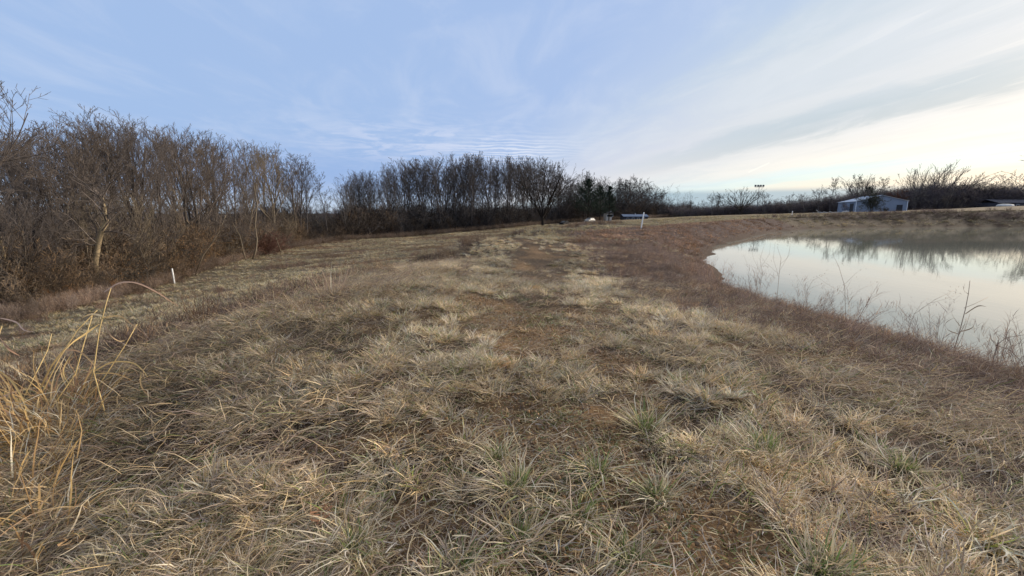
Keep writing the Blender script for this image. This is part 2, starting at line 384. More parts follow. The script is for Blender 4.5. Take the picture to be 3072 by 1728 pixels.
# polar sheet: fine near the camera, out to beyond the horizon
NA, NR = 640, 250
th = np.linspace(0, 2 * pi, NA, endpoint=False); rr = np.concatenate([[0.25], np.geomspace(.6, 5000, NR - 1)])
TH, RR = np.meshgrid(th, rr); gx = RR * np.sin(TH); gy = RR * np.cos(TH); gz = H(gx, gy)
V = np.stack([gx, gy, gz], -1).reshape(-1, 3)
i = np.arange(NR - 1)[:, None] * NA; j = np.arange(NA)[None]; j2 = (j + 1) % NA
Q = np.stack([i + j, i + j2, i + NA + j2, i + NA + j], -1).reshape(-1, 4)[:, ::-1]
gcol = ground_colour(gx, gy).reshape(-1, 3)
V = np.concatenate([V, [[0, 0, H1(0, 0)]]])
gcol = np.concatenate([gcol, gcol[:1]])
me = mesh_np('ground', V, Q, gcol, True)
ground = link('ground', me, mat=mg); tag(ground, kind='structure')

# water
mw, nt, b = newmat('muddy_pond_water')
geo = N(nt, 'ShaderNodeNewGeometry'); mp = N(nt, 'ShaderNodeMapping'); mp.inputs['Scale'].default_value = (1, .35, 1); nt.links.new(geo.outputs['Position'], mp.inputs[0])
w1 = noise(nt, 2.2, 3, .5, vec=mp.outputs[0]); bp = N(nt, 'ShaderNodeBump'); bp.inputs['Strength'].default_value = .018; bp.inputs['Distance'].default_value = .1
nt.links.new(w1, bp.inputs['Height']); nt.links.new(bp.outputs[0], b.inputs['Normal'])
wc = mixc(nt, mrange(nt, noise(nt, .05, 3, vec=geo.outputs['Position']), .3, .7), (.235, .24, .185), (.27, .265, .205)); nt.links.new(wc, b.inputs['Base Color'])
b.inputs['Roughness'].default_value = .035; b.inputs['IOR'].default_value = 1.45; b.inputs['Specular IOR Level'].default_value = .65
cen = SH.mean(0); P = SH + (SH - cen) / np.linalg.norm(SH - cen, axis=1)[:, None] * 1.6
me = bpy.data.meshes.new('pond_water'); me.from_pydata([(p[0], p[1], WATER) for p in P], [], [list(range(len(P)))]); me.update()
tag(link('pond_water', me, mat=mw), kind='structure')

# ------------------------------------------------------------------ grass clumps
STRAW = np.array([1.04, 1.09, 1.23]) * np.array([(.66, .52, .31), (.58, .44, .25), (.74, .60, .38), (.48, .36, .24), (.52, .41, .29), (.64, .49, .24), (.38, .28, .19), (.74, .58, .32), (.56, .47, .35)])
GREEN = np.array([(.14, .20, .06), (.19, .25, .08), (.11, .16, .06), (.26, .29, .11)])
BROWN = np.array([(.27, .205, .170), (.20, .152, .130), (.36, .27, .215), (.25, .19, .175), (.44, .34, .25), (.18, .132, .12)])
GOLD = np.array([(.62, .41, .17), (.50, .33, .15), (.68, .49, .25), (.42, .26, .12), (.36, .22, .13)])
def ribbons(base, azi, l0, l1, L, Wd, c0, c1, k=4, swirl=None, rng=None, wav=0.0):
    n = len(azi); t = np.linspace(0, 1, k + 1)
    lean = l0[:, None] + (l1 - l0)[:, None] * t[None] ** 1.1
    a = azi[:, None] + (0 if swirl is None else swirl[:, None] * t[None])
    if wav and rng is not None: a = a + rng.normal(0, wav, (n, k + 1)) * t; lean = lean + rng.normal(0, wav * .6, (n, k + 1)) * t
    st = (L / k)[:, None]
    dx = np.sin(lean) * np.sin(a) * st; dy = np.sin(lean) * np.cos(a) * st; dz = np.cos(lean) * st
    z0 = np.zeros((n, 1))
    px_ = np.concatenate([z0, np.cumsum(dx[:, :-1], 1)], 1) + base[:, 0:1]; py_ = np.concatenate([z0, np.cumsum(dy[:, :-1], 1)], 1) + base[:, 1:2]
    pz_ = np.concatenate([z0, np.cumsum(dz[:, :-1], 1)], 1) + base[:, 2:3]
    pz_ = np.maximum(pz_, .004 + .012 * ((np.arange(n) * .37) % 1)[:, None])
    tw = a + pi / 2 + ((np.arange(n) * 1.7) % 1.2 - .6)[:, None]
    w = Wd[:, None] * .5 * np.minimum(1, (1.03 - t[None]) * 1.8) * np.where(t[None] < .05, .7, 1)
    sx = np.sin(tw) * w; sy = np.cos(tw) * w; szz = w * .35 * np.sin(np.arange(n) * 2.3)[:, None]
    A = np.stack([px_ - sx, py_ - sy, pz_ - szz], -1); B = np.stack([px_ + sx, py_ + sy, pz_ + szz], -1)
    V = np.stack([A, B], 2).reshape(-1, 3)
    col = c0[:, None] * (1 - t[None, :, None]) + c1[:, None] * t[None, :, None]
    col = np.repeat(col[:, :, None], 2, 2).reshape(-1, 3)
    bi = (np.arange(n) * (k + 1) * 2)[:, None] + np.arange(k)[None] * 2
    Q = np.stack([bi, bi + 1, bi + 3, bi + 2], -1).reshape(-1, 4)
    return V, Q, col
def join(parts):
    off = 0; Vs, Qs, Cs = [], [], []
    for V, Q, c in parts: Vs.append(V); Qs.append(Q + off); Cs.append(c); off += len(V)
    return np.concatenate(Vs), np.concatenate(Qs), np.concatenate(Cs)
def pick(rng, pal, n, j=.12):
    return pal[rng.integers(0, len(pal), n)] * (1 + rng.normal(0, j, (n, 1)))
def tuft(rng, n=90, R=.06, L=(.035, .15), w=(.0025, .0055), green=.25, l0=(.45, 1.3), l1=(1.25, 1.8), pal=STRAW, k=4, wav=.26):
    ang = rng.uniform(0, 2 * pi, n); rad = R * np.sqrt(rng.uniform(0, 1, n)); azi = ang + rng.normal(0, .5, n)
    pref = rng.uniform(0, 2 * pi); azi = azi + .75 * np.sin(pref - azi)      # lopsided: blades lean to one side
    base = np.stack([rad * np.sin(ang), rad * np.cos(ang), np.zeros(n)], 1)
    c1 = pick(rng, pal, n, .18); pl_ = rng.random(n) < .12; c1[pl_] = np.array((.84, .76, .58)); c0 = c1 * .8
    g = rng.random(n) < green; gc = pick(rng, GREEN, n); c0[g] = gc[g]; g2 = g & (rng.random(n) < .55); c1[g2] = gc[g2] * 1.2
    Lb = rng.uniform(*L, n) * np.where(rng.random(n) < .3, .5, 1)
    return ribbons(base, azi, rng.uniform(*l0, n), rng.uniform(*l1, n), Lb, rng.uniform(*w, n), c0, c1, k, rng.normal(0, .7, n), rng, wav)
def thatch(rng, n=80, R=.17, L=(.06, .21), w=(.0022, .0045), pal=STRAW, comb=.6, k=5, wav=.34, green=.05):
    base = np.stack([rng.normal(0, R, n), rng.normal(0, R, n), rng.uniform(.0, .035, n)], 1)
    azi = rng.normal(0, comb, n) + np.where(rng.random(n) < .12, pi, 0)
    c1 = pick(rng, pal, n, .15); g = rng.random(n) < green; c1[g] = pick(rng, GREEN, n)[g]
    return ribbons(base, azi, rng.uniform(.8, 1.5, n), rng.uniform(1.45, 1.8, n), rng.uniform(*L, n), rng.uniform(*w, n), c1 * .85, c1, k, rng.normal(0, .9, n), rng, wav)
def weedy(rng, n=26, R=.10, L=(.2, .45), w=(.003, .005), pal=BROWN, side=5, lean=.35, lean2=None):
    ang = rng.uniform(0, 2 * pi, n); rad = R * np.sqrt(rng.uniform(0, 1, n))
    base = np.stack([rad * np.sin(ang), rad * np.cos(ang), np.zeros(n)], 1); Ls = rng.uniform(*L, n); l0 = np.abs(rng.normal(0, lean, n)); l1 = l0 + (rng.uniform(0, .5, n) if lean2 is None else rng.uniform(*lean2, n))
    c = pick(rng, pal, n, .15); out_ = [ribbons(base, ang, l0, l1, Ls, rng.uniform(*w, n), c * .85, c, 4, None, rng, .12)]
    m = n * side; k_ = np.repeat(np.arange(n), side); t = rng.uniform(.35, .98, m)
    lm = (l0 + (l1 - l0) * t * .5)[k_] if False else l0[k_] + (l1 - l0)[k_] * t * .5
    b2 = base[k_] + np.stack([np.sin(lm) * np.sin(ang[k_]), np.sin(lm) * np.cos(ang[k_]), np.cos(lm)], 1) * (Ls[k_] * t)[:, None]
    c2 = pick(rng, pal, m, .2)
    a2 = rng.uniform(0, 2 * pi, m)
    out_.append(ribbons(b2, a2, rng.uniform(.3, 1.0, m), rng.uniform(.6, 1.7, m), Ls[k_] * rng.uniform(.10, .32, m), rng.uniform(w[0] * .7, w[1], m), c2, c2 * 1.15, 2, None, rng, .2))
    return join(out_)
def clump_set(name, gens, mat):
    col = bpy.data.collections.new(name)
    for i, g in enumerate(gens):
        V, Q, c = g; me = mesh_np(name, V, Q, np.clip(c, 0, 1)); me.materials.append(mat)
        o = bpy.data.objects.new('%s_%02d' % (name, i), me); col.objects.link(o)
    return col
def scatter(name, pts, col, nvar, scl, rotz, tint, tilt=.12, kind='stuff', idx=None, sxyz=None):
    n = len(pts); me = bpy.data.meshes.new(name); me.vertices.add(n); me.vertices.foreach_set('co', np.asarray(pts, np.float32).ravel())
    def attr(nm, ty, data, key='value'):
        a = me.attributes.new(nm, ty, 'POINT'); a.data.foreach_set(key, np.ascontiguousarray(data).ravel())
    rot = np.stack([RNG.normal(0, tilt, n), RNG.normal(0, tilt, n), rotz], 1).astype(np.float32)
    attr('rot', 'FLOAT_VECTOR', rot, 'vector')
    s3 = (np.repeat(scl[:, None], 3, 1) if sxyz is None else sxyz).astype(np.float32); attr('scl', 'FLOAT_VECTOR', s3, 'vector')
    attr('idx', 'INT', (RNG.integers(0, nvar, n) if idx is None else idx).astype(np.int32))
    t4 = np.ones((n, 4), np.float32); t4[:, :3] = tint; attr('tint', 'FLOAT_COLOR', t4, 'color')
    o = link(name, me)
    g = bpy.data.node_groups.new(name + '_nodes', 'GeometryNodeTree')
    g.interface.new_socket('Geometry', in_out='INPUT', socket_type='NodeSocketGeometry'); g.interface.new_socket('Geometry', in_out='OUTPUT', socket_type='NodeSocketGeometry')
    gi = g.nodes.new('NodeGroupInput'); go = g.nodes.new('NodeGroupOutput'); ip = g.nodes.new('GeometryNodeInstanceOnPoints'); ci = g.nodes.new('GeometryNodeCollectionInfo')
    ci.inputs['Collection'].default_value = col; ci.inputs['Separate Children'].default_value = True; ci.inputs['Reset Children'].default_value = True
    def na(nm, ty):
        x = g.nodes.new('GeometryNodeInputNamedAttribute'); x.data_type = ty; x.inputs[0].default_value = nm; return next(s for s in x.outputs if s.enabled)
    L_ = g.links.new
    L_(gi.outputs[0], ip.inputs['Points']); L_(ci.outputs[0], ip.inputs['Instance']); ip.inputs['Pick Instance'].default_value = True
    L_(na('idx', 'INT'), ip.inputs['Instance Index']); L_(na('rot', 'FLOAT_VECTOR'), ip.inputs['Rotation']); L_(na('scl', 'FLOAT_VECTOR'), ip.inputs['Scale'])
    L_(ip.outputs[0], go.inputs[0])
    md = o.modifiers.new('scatter', 'NODES'); md.node_group = g
    tag(o, kind=kind); return o
R = np.random.default_rng
C_TUFT = clump_set('tuft', [tuft(R(i), n=95 + 8 * i, R=.045 + .01 * (i % 3), green=(.10, .30, .18, .06, .40, .12)[i]) for i in range(6)], M_BLADE)
C_THATCH = clump_set('thatch', [thatch(R(20 + i), n=75) for i in range(5)] + [thatch(R(30 + i), n=70, pal=BROWN * 1.25) for i in range(2)], M_BLADE)
C_WEED = clump_set('weed', [weedy(R(40 + i)) for i in range(4)], M_BLADE)
C_TALL = clump_set('tallweed', [weedy(R(50 + i), n=12 + 3 * i, R=.12, L=(.4, .85), w=(.003, .0052), side=16, lean=.25, lean2=(.1, .7)) for i in range(4)], M_BLADE)
C_FAR = clump_set('fartuft', [tuft(R(60 + i), n=34, R=.12, L=(.10, .26), w=(.009, .018), green=.12, k=2, l0=(.2, 1.0), l1=(.9, 1.7)) for i in range(4)], M_BLADE)
C_LITTER = clump_set('litter', [thatch(R(70 + i), n=70, R=.14, L=(.02, .07), w=(.002, .005), pal=np.concatenate([BROWN, STRAW]) * .95, comb=3.0, k=2) for i in range(3)]
    + [tuft(R(75 + i), n=70, R=.10, L=(.015, .05), w=(.003, .007), green=.95, k=2) for i in range(2)], M_BLADE)

def sample_polar(n, r0, r1, amax=57.0, power=1.0):
    r = (r0 ** power + (r1 ** power - r0 ** power) * RNG.random(n)) ** (1 / power); a = np.radians(RNG.uniform(-amax, amax, n))
    x = r * np.sin(a); y = r * np.cos(a); return x, y
def keep(x, y, p): m = RNG.random(len(x)) < p; return x[m], y[m]
def pts(x, y, dz=-.004): return np.stack([x, y, H(x, y) + dz], 1)
def tintv(n, base=(1, 1, 1), j=.12, warm=.05):
    b_ = np.array(base)[None] * (1 + RNG.normal(0, j, (n, 1))); b_ = b_ * (1 + RNG.normal(0, warm, (n, 1)) * np.array([[1, 0, -1.3]])); return np.clip(b_, 0.1, 1.8)
flow = lambda x, y: np.where(x < -1.5, radians(70), np.where(x > 3.0, radians(110), radians(90))) + (fbm(x / 1.5, y / 1.5, 91, 2) - .5) * 3.0

# short tufts on the crest
x, y = sample_polar(38000, 1.05, 27, 58, 1.08); soil, sh, bank, mead, d = zones(x, y); r = np.hypot(x, y)
cs = 1 + sstep(6, 20, r) * 1.5; clumpy = sstep(.38, .60, fbm(x / .42 / cs, y / .42 / cs, 55, 2)); wear = np.maximum(np.exp(-((x - .1 - .02 * y) / .8) ** 2), np.exp(-((x - 2.3 - .05 * y) / .8) ** 2) * .9) * sstep(.40, .58, fbm(x / .8, y / 1.6, 141, 3)); p = (.05 + .95 * clumpy) * (1 - soil * .97) * (1 - .8 * wear) * (1 - bank * .75) * (1 - sh * .6) * (d > .8)
m = RNG.random(len(x)) < p; x, y, r, mead, sh = x[m], y[m], r[m], mead[m], sh[m]; n = len(x)
big = fbm(x / 1.8, y / 1.8, 66, 3)[:, None]
tn = tintv(n, (1.0, .98, .96)) * (.30 + 1.35 * big) 
scatter('crest_grass', pts(x, y), C_TUFT, 6, RNG.uniform(.55, 1.2, n) * (1 + .35 * sstep(8, 25, r)), RNG.uniform(0, 2 * pi, n), tn, .15)
# flattened thatch
x, y = sample_polar(31000, 1.05, 24, 60, 1.12); soil, sh, bank, mead, d = zones(x, y); r = np.hypot(x, y)
p = (.12 - .06 * sstep(5, 8, r) + .60 * sstep(.5, 3.0, -x) + .5 * sstep(2.0, 4.0, x) + sh * .3) * (1 - soil * .95) * (d > .5)
m = RNG.random(len(x)) < np.clip(p, 0, 1); x, y, bank, sh = x[m], y[m], bank[m], sh[m]; n = len(x)
br = (RNG.random(n) < np.clip(.22 + bank * .75 + sh * .6, 0, .95))
idx = np.where(br, RNG.integers(5, 7, n), RNG.integers(0, 5, n))
scatter('flattened_grass', pts(x, y), C_THATCH, 7, RNG.uniform(.7, 1.25, n), -flow(x, y) + RNG.normal(0, .5, n), tintv(n, (.92, .86, .80)) * (.35 + 1.2 * fbm(x / 1.2, y / 1.2, 33, 3)[:, None]), .12, idx=idx)
# crumbs of dead leaf and low green growth on the bare soil
x, y = sample_polar(5200, 1.05, 9, 58, 1.2); soil, sh, bank, mead, d = zones(x, y); m = (d > .5) & (RNG.random(len(x)) < .45 + .5 * soil); x, y = x[m], y[m]; n = len(x)
idx = np.where(RNG.random(n) < .36, RNG.integers(3, 5, n), RNG.integers(0, 3, n))
scatter('leaf_litter', pts(x, y), C_LITTER, 5, RNG.uniform(.6, 1.2, n), RNG.uniform(0, 6.3, n), tintv(n, (.8, .8, .8), .2), .08, idx=idx)
def clod(rng):
    Vs, Qs, Cs, off = [], [], [], 0
    for _ in range(9):
        r_ = rng.uniform(.002, .008); c_ = np.array([rng.normal(0, .09), rng.normal(0, .09), r_ * .3]); b8 = np.array([(a, b_, c) for a in (-1, 1) for b_ in (-1, 1) for c in (-1, 1)]) * rng.uniform(.45, 1.0, (8, 3)) * r_
        Vs.append(b8 + c_); Qs.append(np.array([(0, 1, 3, 2), (4, 6, 7, 5), (0, 4, 5, 1), (2, 3, 7, 6), (0, 2, 6, 4), (1, 5, 7, 3)]) + off); off += 8; Cs.append(np.tile(np.array((.27, .175, .10)) * rng.uniform(.5, 1.3), (8, 1)))
    return np.concatenate(Vs), np.concatenate(Qs), np.concatenate(Cs)
C_CLOD = clump_set('clod', [clod(R(80 + i)) for i in range(4)], M_TWIG)
x, y = sample_polar(16000, 1.05, 8, 58, 1.1); soil = zones(x, y)[0]; m = RNG.random(len(x)) < .45 * soil + .01; x, y = x[m], y[m]; n = len(x)
scatter('soil_clods', pts(x, y, .001), C_CLOD, 4, RNG.uniform(.5, 1.3, n), RNG.uniform(0, 6.3, n), tintv(n, (.9, .9, .9), .2), .1)
# mid distance: coarser tufts over the crest and the meadow
x, y = sample_polar(90000, 22, 150, 52, 1.0); r = np.hypot(x, y); soil, sh, bank, mead, d = zones(x, y); wf = forest_mask(x, y)
p = np.where(mead > .5, .35 + .65 * sstep(.38, .6, fbm(x / 1.5, y / 1.0, 71, 3)), .12 + .88 * sstep(.42, .56, fbm(x / 1.1, y / 2.2, 71, 3))) * (d > .5) * (1 - wf) * (1 - soil * .6) * (y < 300)
m = RNG.random(len(x)) < p; x, y, r, mead, bank, d = x[m], y[m], r[m], mead[m], bank[m], d[m]; n = len(x)
patch = (sstep(.5, .62, fbm(x / 6, y / 2.5, 61, 3)) * mead)[:, None]
farb = ((y > 74) & (x > 30))[:, None]; belt = farb * ((d > 3) & (d < 12))[:, None] * (x > 50)[:, None]
tn = tintv(n, (.75, .745, .69)) * (.5 + .95 * fbm(x / 4.0, y / 7.0, 83, 4)[:, None]); tn = tn * (1 - bank[:, None]) + bank[:, None] * tintv(n, (.60, .47, .46)) * (.25 + 1.5 * fbm(x / 2.2, y / 2.2, 161, 3)[:, None]); tn = tn * (1 - patch * .45 * np.array([[.8, 1, 1]])); tn = tn * np.where(belt, .38, 1)
gs = RNG.uniform(.7, 1.3, n) * (.8 + r / 80); scatter('meadow_grass', pts(x, y), C_FAR, 4, gs, RNG.uniform(0, 6.3, n), tn, .12, sxyz=np.stack([gs, gs, gs * np.where(r > 40, .5, .75)], 1))
# brown weeds: shoulder line and pond bank
def bankpts(n, r0, r1, pw=1.0):
    x, y = sample_polar(n, r0, r1, 56, pw); soil, sh, bank, mead, d = zones(x, y); return x, y, soil, sh, bank, mead, d
x, y, soil, sh, bank, mead, d = bankpts(46000, 1.5, 75, .9)
p = (bank * .85 * (d > .15) + sh * 1.3 + .32 * ((x - xL(y)) < -.4) * ((x - xL(y)) > -8) * (y < 24) * sstep(.35, .6, fbm(x / 1.6, y / 1.6, 171, 3))) * (1 - forest_mask(x, y)) * np.where(d < 1.0, 1.0, .75)
m = RNG.random(len(x)) < p; x, y, r, sh_, d_ = x[m], y[m], np.hypot(x, y)[m], sh[m], d[m]; n = len(x)
hf = fbm(x / 2.0, y / 2.0, 19, 3)
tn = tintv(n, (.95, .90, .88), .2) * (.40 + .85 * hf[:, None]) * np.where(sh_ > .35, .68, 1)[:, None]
st = (RNG.random(n) < .32)[:, None]; tn = np.where(st, tn * np.array([[1.7, 1.6, 1.25]]), tn)
sc = RNG.uniform(.4, 1.0, n) * np.where(sh_ > .4, 1.25, .55) * (1 + .35 * sstep(20, 60, r))
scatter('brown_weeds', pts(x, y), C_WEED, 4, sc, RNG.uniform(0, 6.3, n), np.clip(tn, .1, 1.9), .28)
# darker weed clumps dotted over the meadow
x, y = sample_polar(26000, 10, 105, 50, 1.0); soil, sh, bank, mead, d = zones(x, y); cl = sstep(.60, .68, fbm(x / 2.6, y / 1.5, 151, 3)); m = (RNG.random(len(x)) < cl * .7) & (mead > .6) & (forest_mask(x, y) < .1) & (d > 8); x, y = x[m], y[m]; n = len(x)
scatter('meadow_weeds', pts(x, y), C_WEED, 4, RNG.uniform(.5, 1.1, n) * (1 + np.hypot(x, y) / 120), RNG.uniform(0, 6.3, n), tintv(n, (.72, .64, .60), .2), .3)
# taller twiggy stems close to the water
x, y, soil, sh, bank, mead, d = bankpts(17000, 4.0, 60, 1.1)
p = (np.exp(-((d - 2.0) / 1.0) ** 2) * .75) * (y < 76) * (.25 + .75 * sstep(.45, .6, fbm(x / 1.3, y / 1.3, 44, 2)))
m = (RNG.random(len(x)) < p) & (d > .15); x, y = x[m], y[m]; n = len(x)
scatter('waterside_weeds', pts(x, y), C_TALL, 4, RNG.uniform(.3, .85, n), RNG.uniform(0, 6.3, n), np.clip(tintv(n, (1.0, .93, .88), .2), .1, 1.8), .18)
# dark brush belt on the far bank
x = RNG.uniform(48, 135, 3500); y = RNG.uniform(78, 100, 3500); d = pond_sd(x, y); m = (d > 3.2) & (d < 11) & (RNG.random(3500) < sstep(.38, .55, fbm(x / 5, y / 2, 4, 3)) * sstep(46, 62, x)); x, y = x[m], y[m]; n = len(x)
scatter('far_bank_brush', pts(x, y), C_TALL, 4, RNG.uniform(.8, 1.5, n), RNG.uniform(0, 6.3, n), tintv(n, (.42, .40, .45), .2), .25)

# ------------------------------------------------------------------ bare trees
def tubes(segs, sides):
    S_ = np.asarray(segs, float); p0, p1, r0, r1 = S_[:, :3], S_[:, 3:6], S_[:, 6], S_[:, 7]; n = len(S_)
    d = p1 - p0; d /= np.linalg.norm(d, axis=1, keepdims=True) + 1e-9
    ref = np.where(np.abs(d[:, 2:3]) > .9, np.array([[1., 0, 0]]), np.array([[0, 0, 1.]])); a = np.cross(d, ref); a /= np.linalg.norm(a, axis=1, keepdims=True); b_ = np.cross(d, a)
    ph = np.arange(sides) * 2 * pi / sides
    ring = a[:, None] * np.cos(ph)[None, :, None] + b_[:, None] * np.sin(ph)[None, :, None]
    A = p0[:, None] + ring * r0[:, None, None]; B = p1[:, None] + ring * r1[:, None, None]
    V = np.concatenate([A, B], 1).reshape(-1, 3)
    bi = (np.arange(n) * sides * 2)[:, None]; j = np.arange(sides)[None]; j2 = (j + 1) % sides
    Q = np.stack([bi + j, bi + j2, bi + sides + j2, bi + sides + j], -1).reshape(-1, 4)
    return V, Q
def rot_about(v, ax, a):
    return v * cos(a) + np.cross(ax, v) * sin(a) + ax * np.dot(ax, v) * (1 - cos(a))
def unit(v): return v / (np.linalg.norm(v) + 1e-9)
def grow(rng, segs, p, d, L, r, lev, spec):
    nseg = (5, 4, 3, 2, 1)[min(lev, 4)]; st = L / nseg; pts_ = [p]; dirs = [d]; rs = [r]; rend = r * (.35 if lev < 3 else .6)
    for i in range(nseg):
        d = unit(d + rng.normal(0, spec['wob'], 3) + np.array([0, 0, spec['up'] * (1 if lev < 3 else .6)])); q = p + d * st
        ra = r + (rend - r) * i / nseg; rb = r + (rend - r) * (i + 1) / nseg
        segs.append((*p, *q, max(ra, spec['rmin']), max(rb, spec['rmin'] * .85))); p = q; pts_.append(p); dirs.append(d); rs.append(rb)
    if lev >= spec['levels']: return
    nc = spec['n'][lev]
    for c in range(nc):
        t = spec['t0'] + (1 - spec['t0']) * (c + rng.random()) / nc; f = t * nseg; i = min(int(f), nseg - 1); q = pts_[i] + (pts_[i + 1] - pts_[i]) * (f - i)
        ax = unit(np.cross(dirs[i + 1], rng.normal(0, 1, 3))); nd = rot_about(dirs[i + 1], ax, rng.uniform(*spec['ang']))
        grow(rng, segs, q, nd, L * spec['lr'] * rng.uniform(.7, 1.15) * (1.15 - .5 * t), max(rs[i] * .55, spec['rmin']), lev + 1, spec)
def tree_meshes(seed, kind='forest', rmin=.012, rs=1.35, far=False):
    """unit tree 16 m tall: a trunk mesh and a crown mesh"""
    rng = R(seed); Ht = 16.0
    spec = dict(wob=.08, up=.11, levels=4, n=(0, 6, 4, 3), t0=.25, ang=(.30, .70), lr=.54, rmin=rmin)
    if far: spec['n'] = (0, 5, 3, 3); spec['up'] = .08; spec['ang'] = (.32, .85)
    P_ = dict(forest=(.28, 15, .14, (.28, .58), .34), open=(.20, 13, .17, (.45, .85), .50), thin=(.38, 11, .09, (.30, .6), .24), vase=(.5, 3, .26, (.45, .75), .55), low=(.12, 18, .14, (.5, 1.1), .40), leaning=(.30, 12, .16, (.35, .7), .45))[kind]
    base, nb, r0, ang_, lf = P_; r0 *= rs
    tr = []; p = np.array([0, 0, -.4]); d = unit(np.array([rng.normal(0, .03), rng.normal(0, .03), 1])); TH_ = Ht * (.86 if kind != 'vase' else .16); ns = 12; pl = [p]; rl = [r0 * 1.25]
    if kind == 'leaning': d = unit(np.array([.5, 0, 1]))
    for i in range(ns):
        d = unit(d + rng.normal(0, .045, 3) * np.array([1, 1, .3]) + np.array([0, 0, .05])); q = p + d * (TH_ + .4) / ns
        rn = r0 * (1 - .88 * (i + 1) / ns) if kind != 'vase' else r0 * (1 - .35 * (i + 1) / ns)
        tr.append((*p, *q, rl[-1], rn)); p = q; pl.append(p); rl.append(rn)
    if kind == 'leaning': pass
    cr_ = []
    for c in range(nb):
        t = base + (.98 - base) * (c + rng.random() * .8) / nb; f = t * ns; i = min(int(f), ns - 1); q = pl[i] + (pl[i + 1] - pl[i]) * (f - i)
        az_ = c * 2.4 + rng.normal(0, .4); el_ = rng.uniform(*ang_); dd = np.array([sin(az_) * sin(el_), cos(az_) * sin(el_), cos(el_)])
        L = Ht * lf * rng.uniform(.75, 1.1) * (1.15 - .55 * (t - base) / (1 - base)); grow(rng, cr_, q, dd, L, rl[i] * .5 + .012, 1, spec)
    if kind in ('vase', 'open', 'forest'):      # leaders
        for c in range(3 if kind != 'vase' else 11):
            az_ = c * 2.1 + rng.normal(0, .3); el_ = rng.uniform(.1, .3) if kind != 'vase' else rng.uniform(.10, .72)
            dd = np.array([sin(az_) * sin(el_), cos(az_) * sin(el_), cos(el_)]); i = ns - (3 if kind != 'vase' else 1)
            grow(rng, cr_, pl[i], dd, (Ht - pl[i][2] - .3) * (1 if kind != 'vase' else rng.uniform(.75, 1.0)), rl[i] * (.75 if kind != 'vase' else .5), 1, spec if kind != 'vase' else dict(spec, n=(0, 8, 4, 2), wob=.05, up=.05, lr=.40, ang=(.25, .55)))
    V, Q = tubes(tr, 7); mt = mesh_np('trunk', V, Q, smooth=True); mt.materials.append(M_FARB if far else M_BARK)
    V, Q = tubes(cr_, 3); mc = mesh_np('crown', V, Q); mc.materials.append(M_FARB if far else M_TWIGS)
    zt = V[:, 2].max(); return mt, mc, zt
TREES = {k: [tree_meshes(s, k) for s in ss] for k, ss in dict(forest=(101, 102, 103, 104, 105), open=(111, 112), thin=(121, 122, 123), vase=(131,), low=(141, 142, 143)).items()}
FAR = {k: [tree_meshes(s + 500, k, .017, 1.4, True) for s in ss] for k, ss in dict(forest=(101, 102, 103, 104, 105), open=(111, 112, 113), thin=(121, 122, 123, 124), vase=(131,), low=(141, 142)).items()}
VFAR = {k: [tree_meshes(s + 700, k, .030, 1.6, True) for s in ss] for k, ss in dict(forest=(101,), open=(111, 112), thin=(121, 122), vase=(131,), low=(141, 142)).items()}
_RECOL = {}
def place_tree(kind, var, x, y, height, label, cat='tree', group=None, rz=None, name='bare_tree', wide=1.0, bark_mat=None, lean=(0, 0), twig_mat=None):
    T_ = VFAR if y > 160 else FAR if y > 90 else TREES; mt, mc, zt = T_[kind][var % len(T_[kind])]; s = height / zt
    if bark_mat or twig_mat:
        key = (mt.name, (bark_mat or M_BARK).name, (twig_mat or bark_mat).name)
        if key not in _RECOL:
            a_ = mt.copy(); a_.materials.clear(); a_.materials.append(bark_mat or M_BARK); b_ = mc.copy(); b_.materials.clear(); b_.materials.append(twig_mat or bark_mat); _RECOL[key] = (a_, b_)
        mt, mc = _RECOL[key]
    e = empty(name, (x, y, H1(x, y))); e.rotation_euler = (lean[0], lean[1], RNG.uniform(0, 6.3) if rz is None else rz); e.scale = (s * wide, s * wide, s)
    link('trunk', mt, e); link('crown', mc, e); tag(e, label, cat, group); return e
TOP_U = np.array([-60, 0, 40, 60, 87, 119, 159, 187, 207, 238, 270, 286, 302, 314, 330, 342, 358, 382, 417, 457, 471, 497, 517, 545, 568, 600, 636, 652, 668, 700])
TOP_V = np.array([110, 134, 134, 131, 119, 114, 122, 129, 135, 145, 147, 150, 163, 175, 186, 181, 173, 168, 161, 158, 156, 160, 161, 162, 180, 190, 187, 197, 204, 206])
def tree_h(u, x, y, vtop):
    d = ray(u, vtop); return CAMZ + d[2] / d[1] * y - H1(x, y)
def put(kind, var, u, y, vtop, label, **k):
    x = xat(u, y); return place_tree(kind, var, x, y, max(2.0, tree_h(u, x, y, vtop)), label, **k)
cnt = 0
SEG = [(38, 'left of the dark broken trunk'), (100, 'between dark broken and pale bent trunks'), (176, 'between pale bent trunk and white stake'),
       (225, 'right of the white stake'), (262, 'left of the red-brown thicket'), (325, 'by the sky gap')]
SEGC = [(400, 'beside the sky gap'), (455, 'left of its tallest tree'), (500, 'right of its tallest tree'), (575, 'near the vase-shaped tree')]
def seg(u, S_):
    for a, t in S_:
        if u < a: return t
    return S_[-1][1]
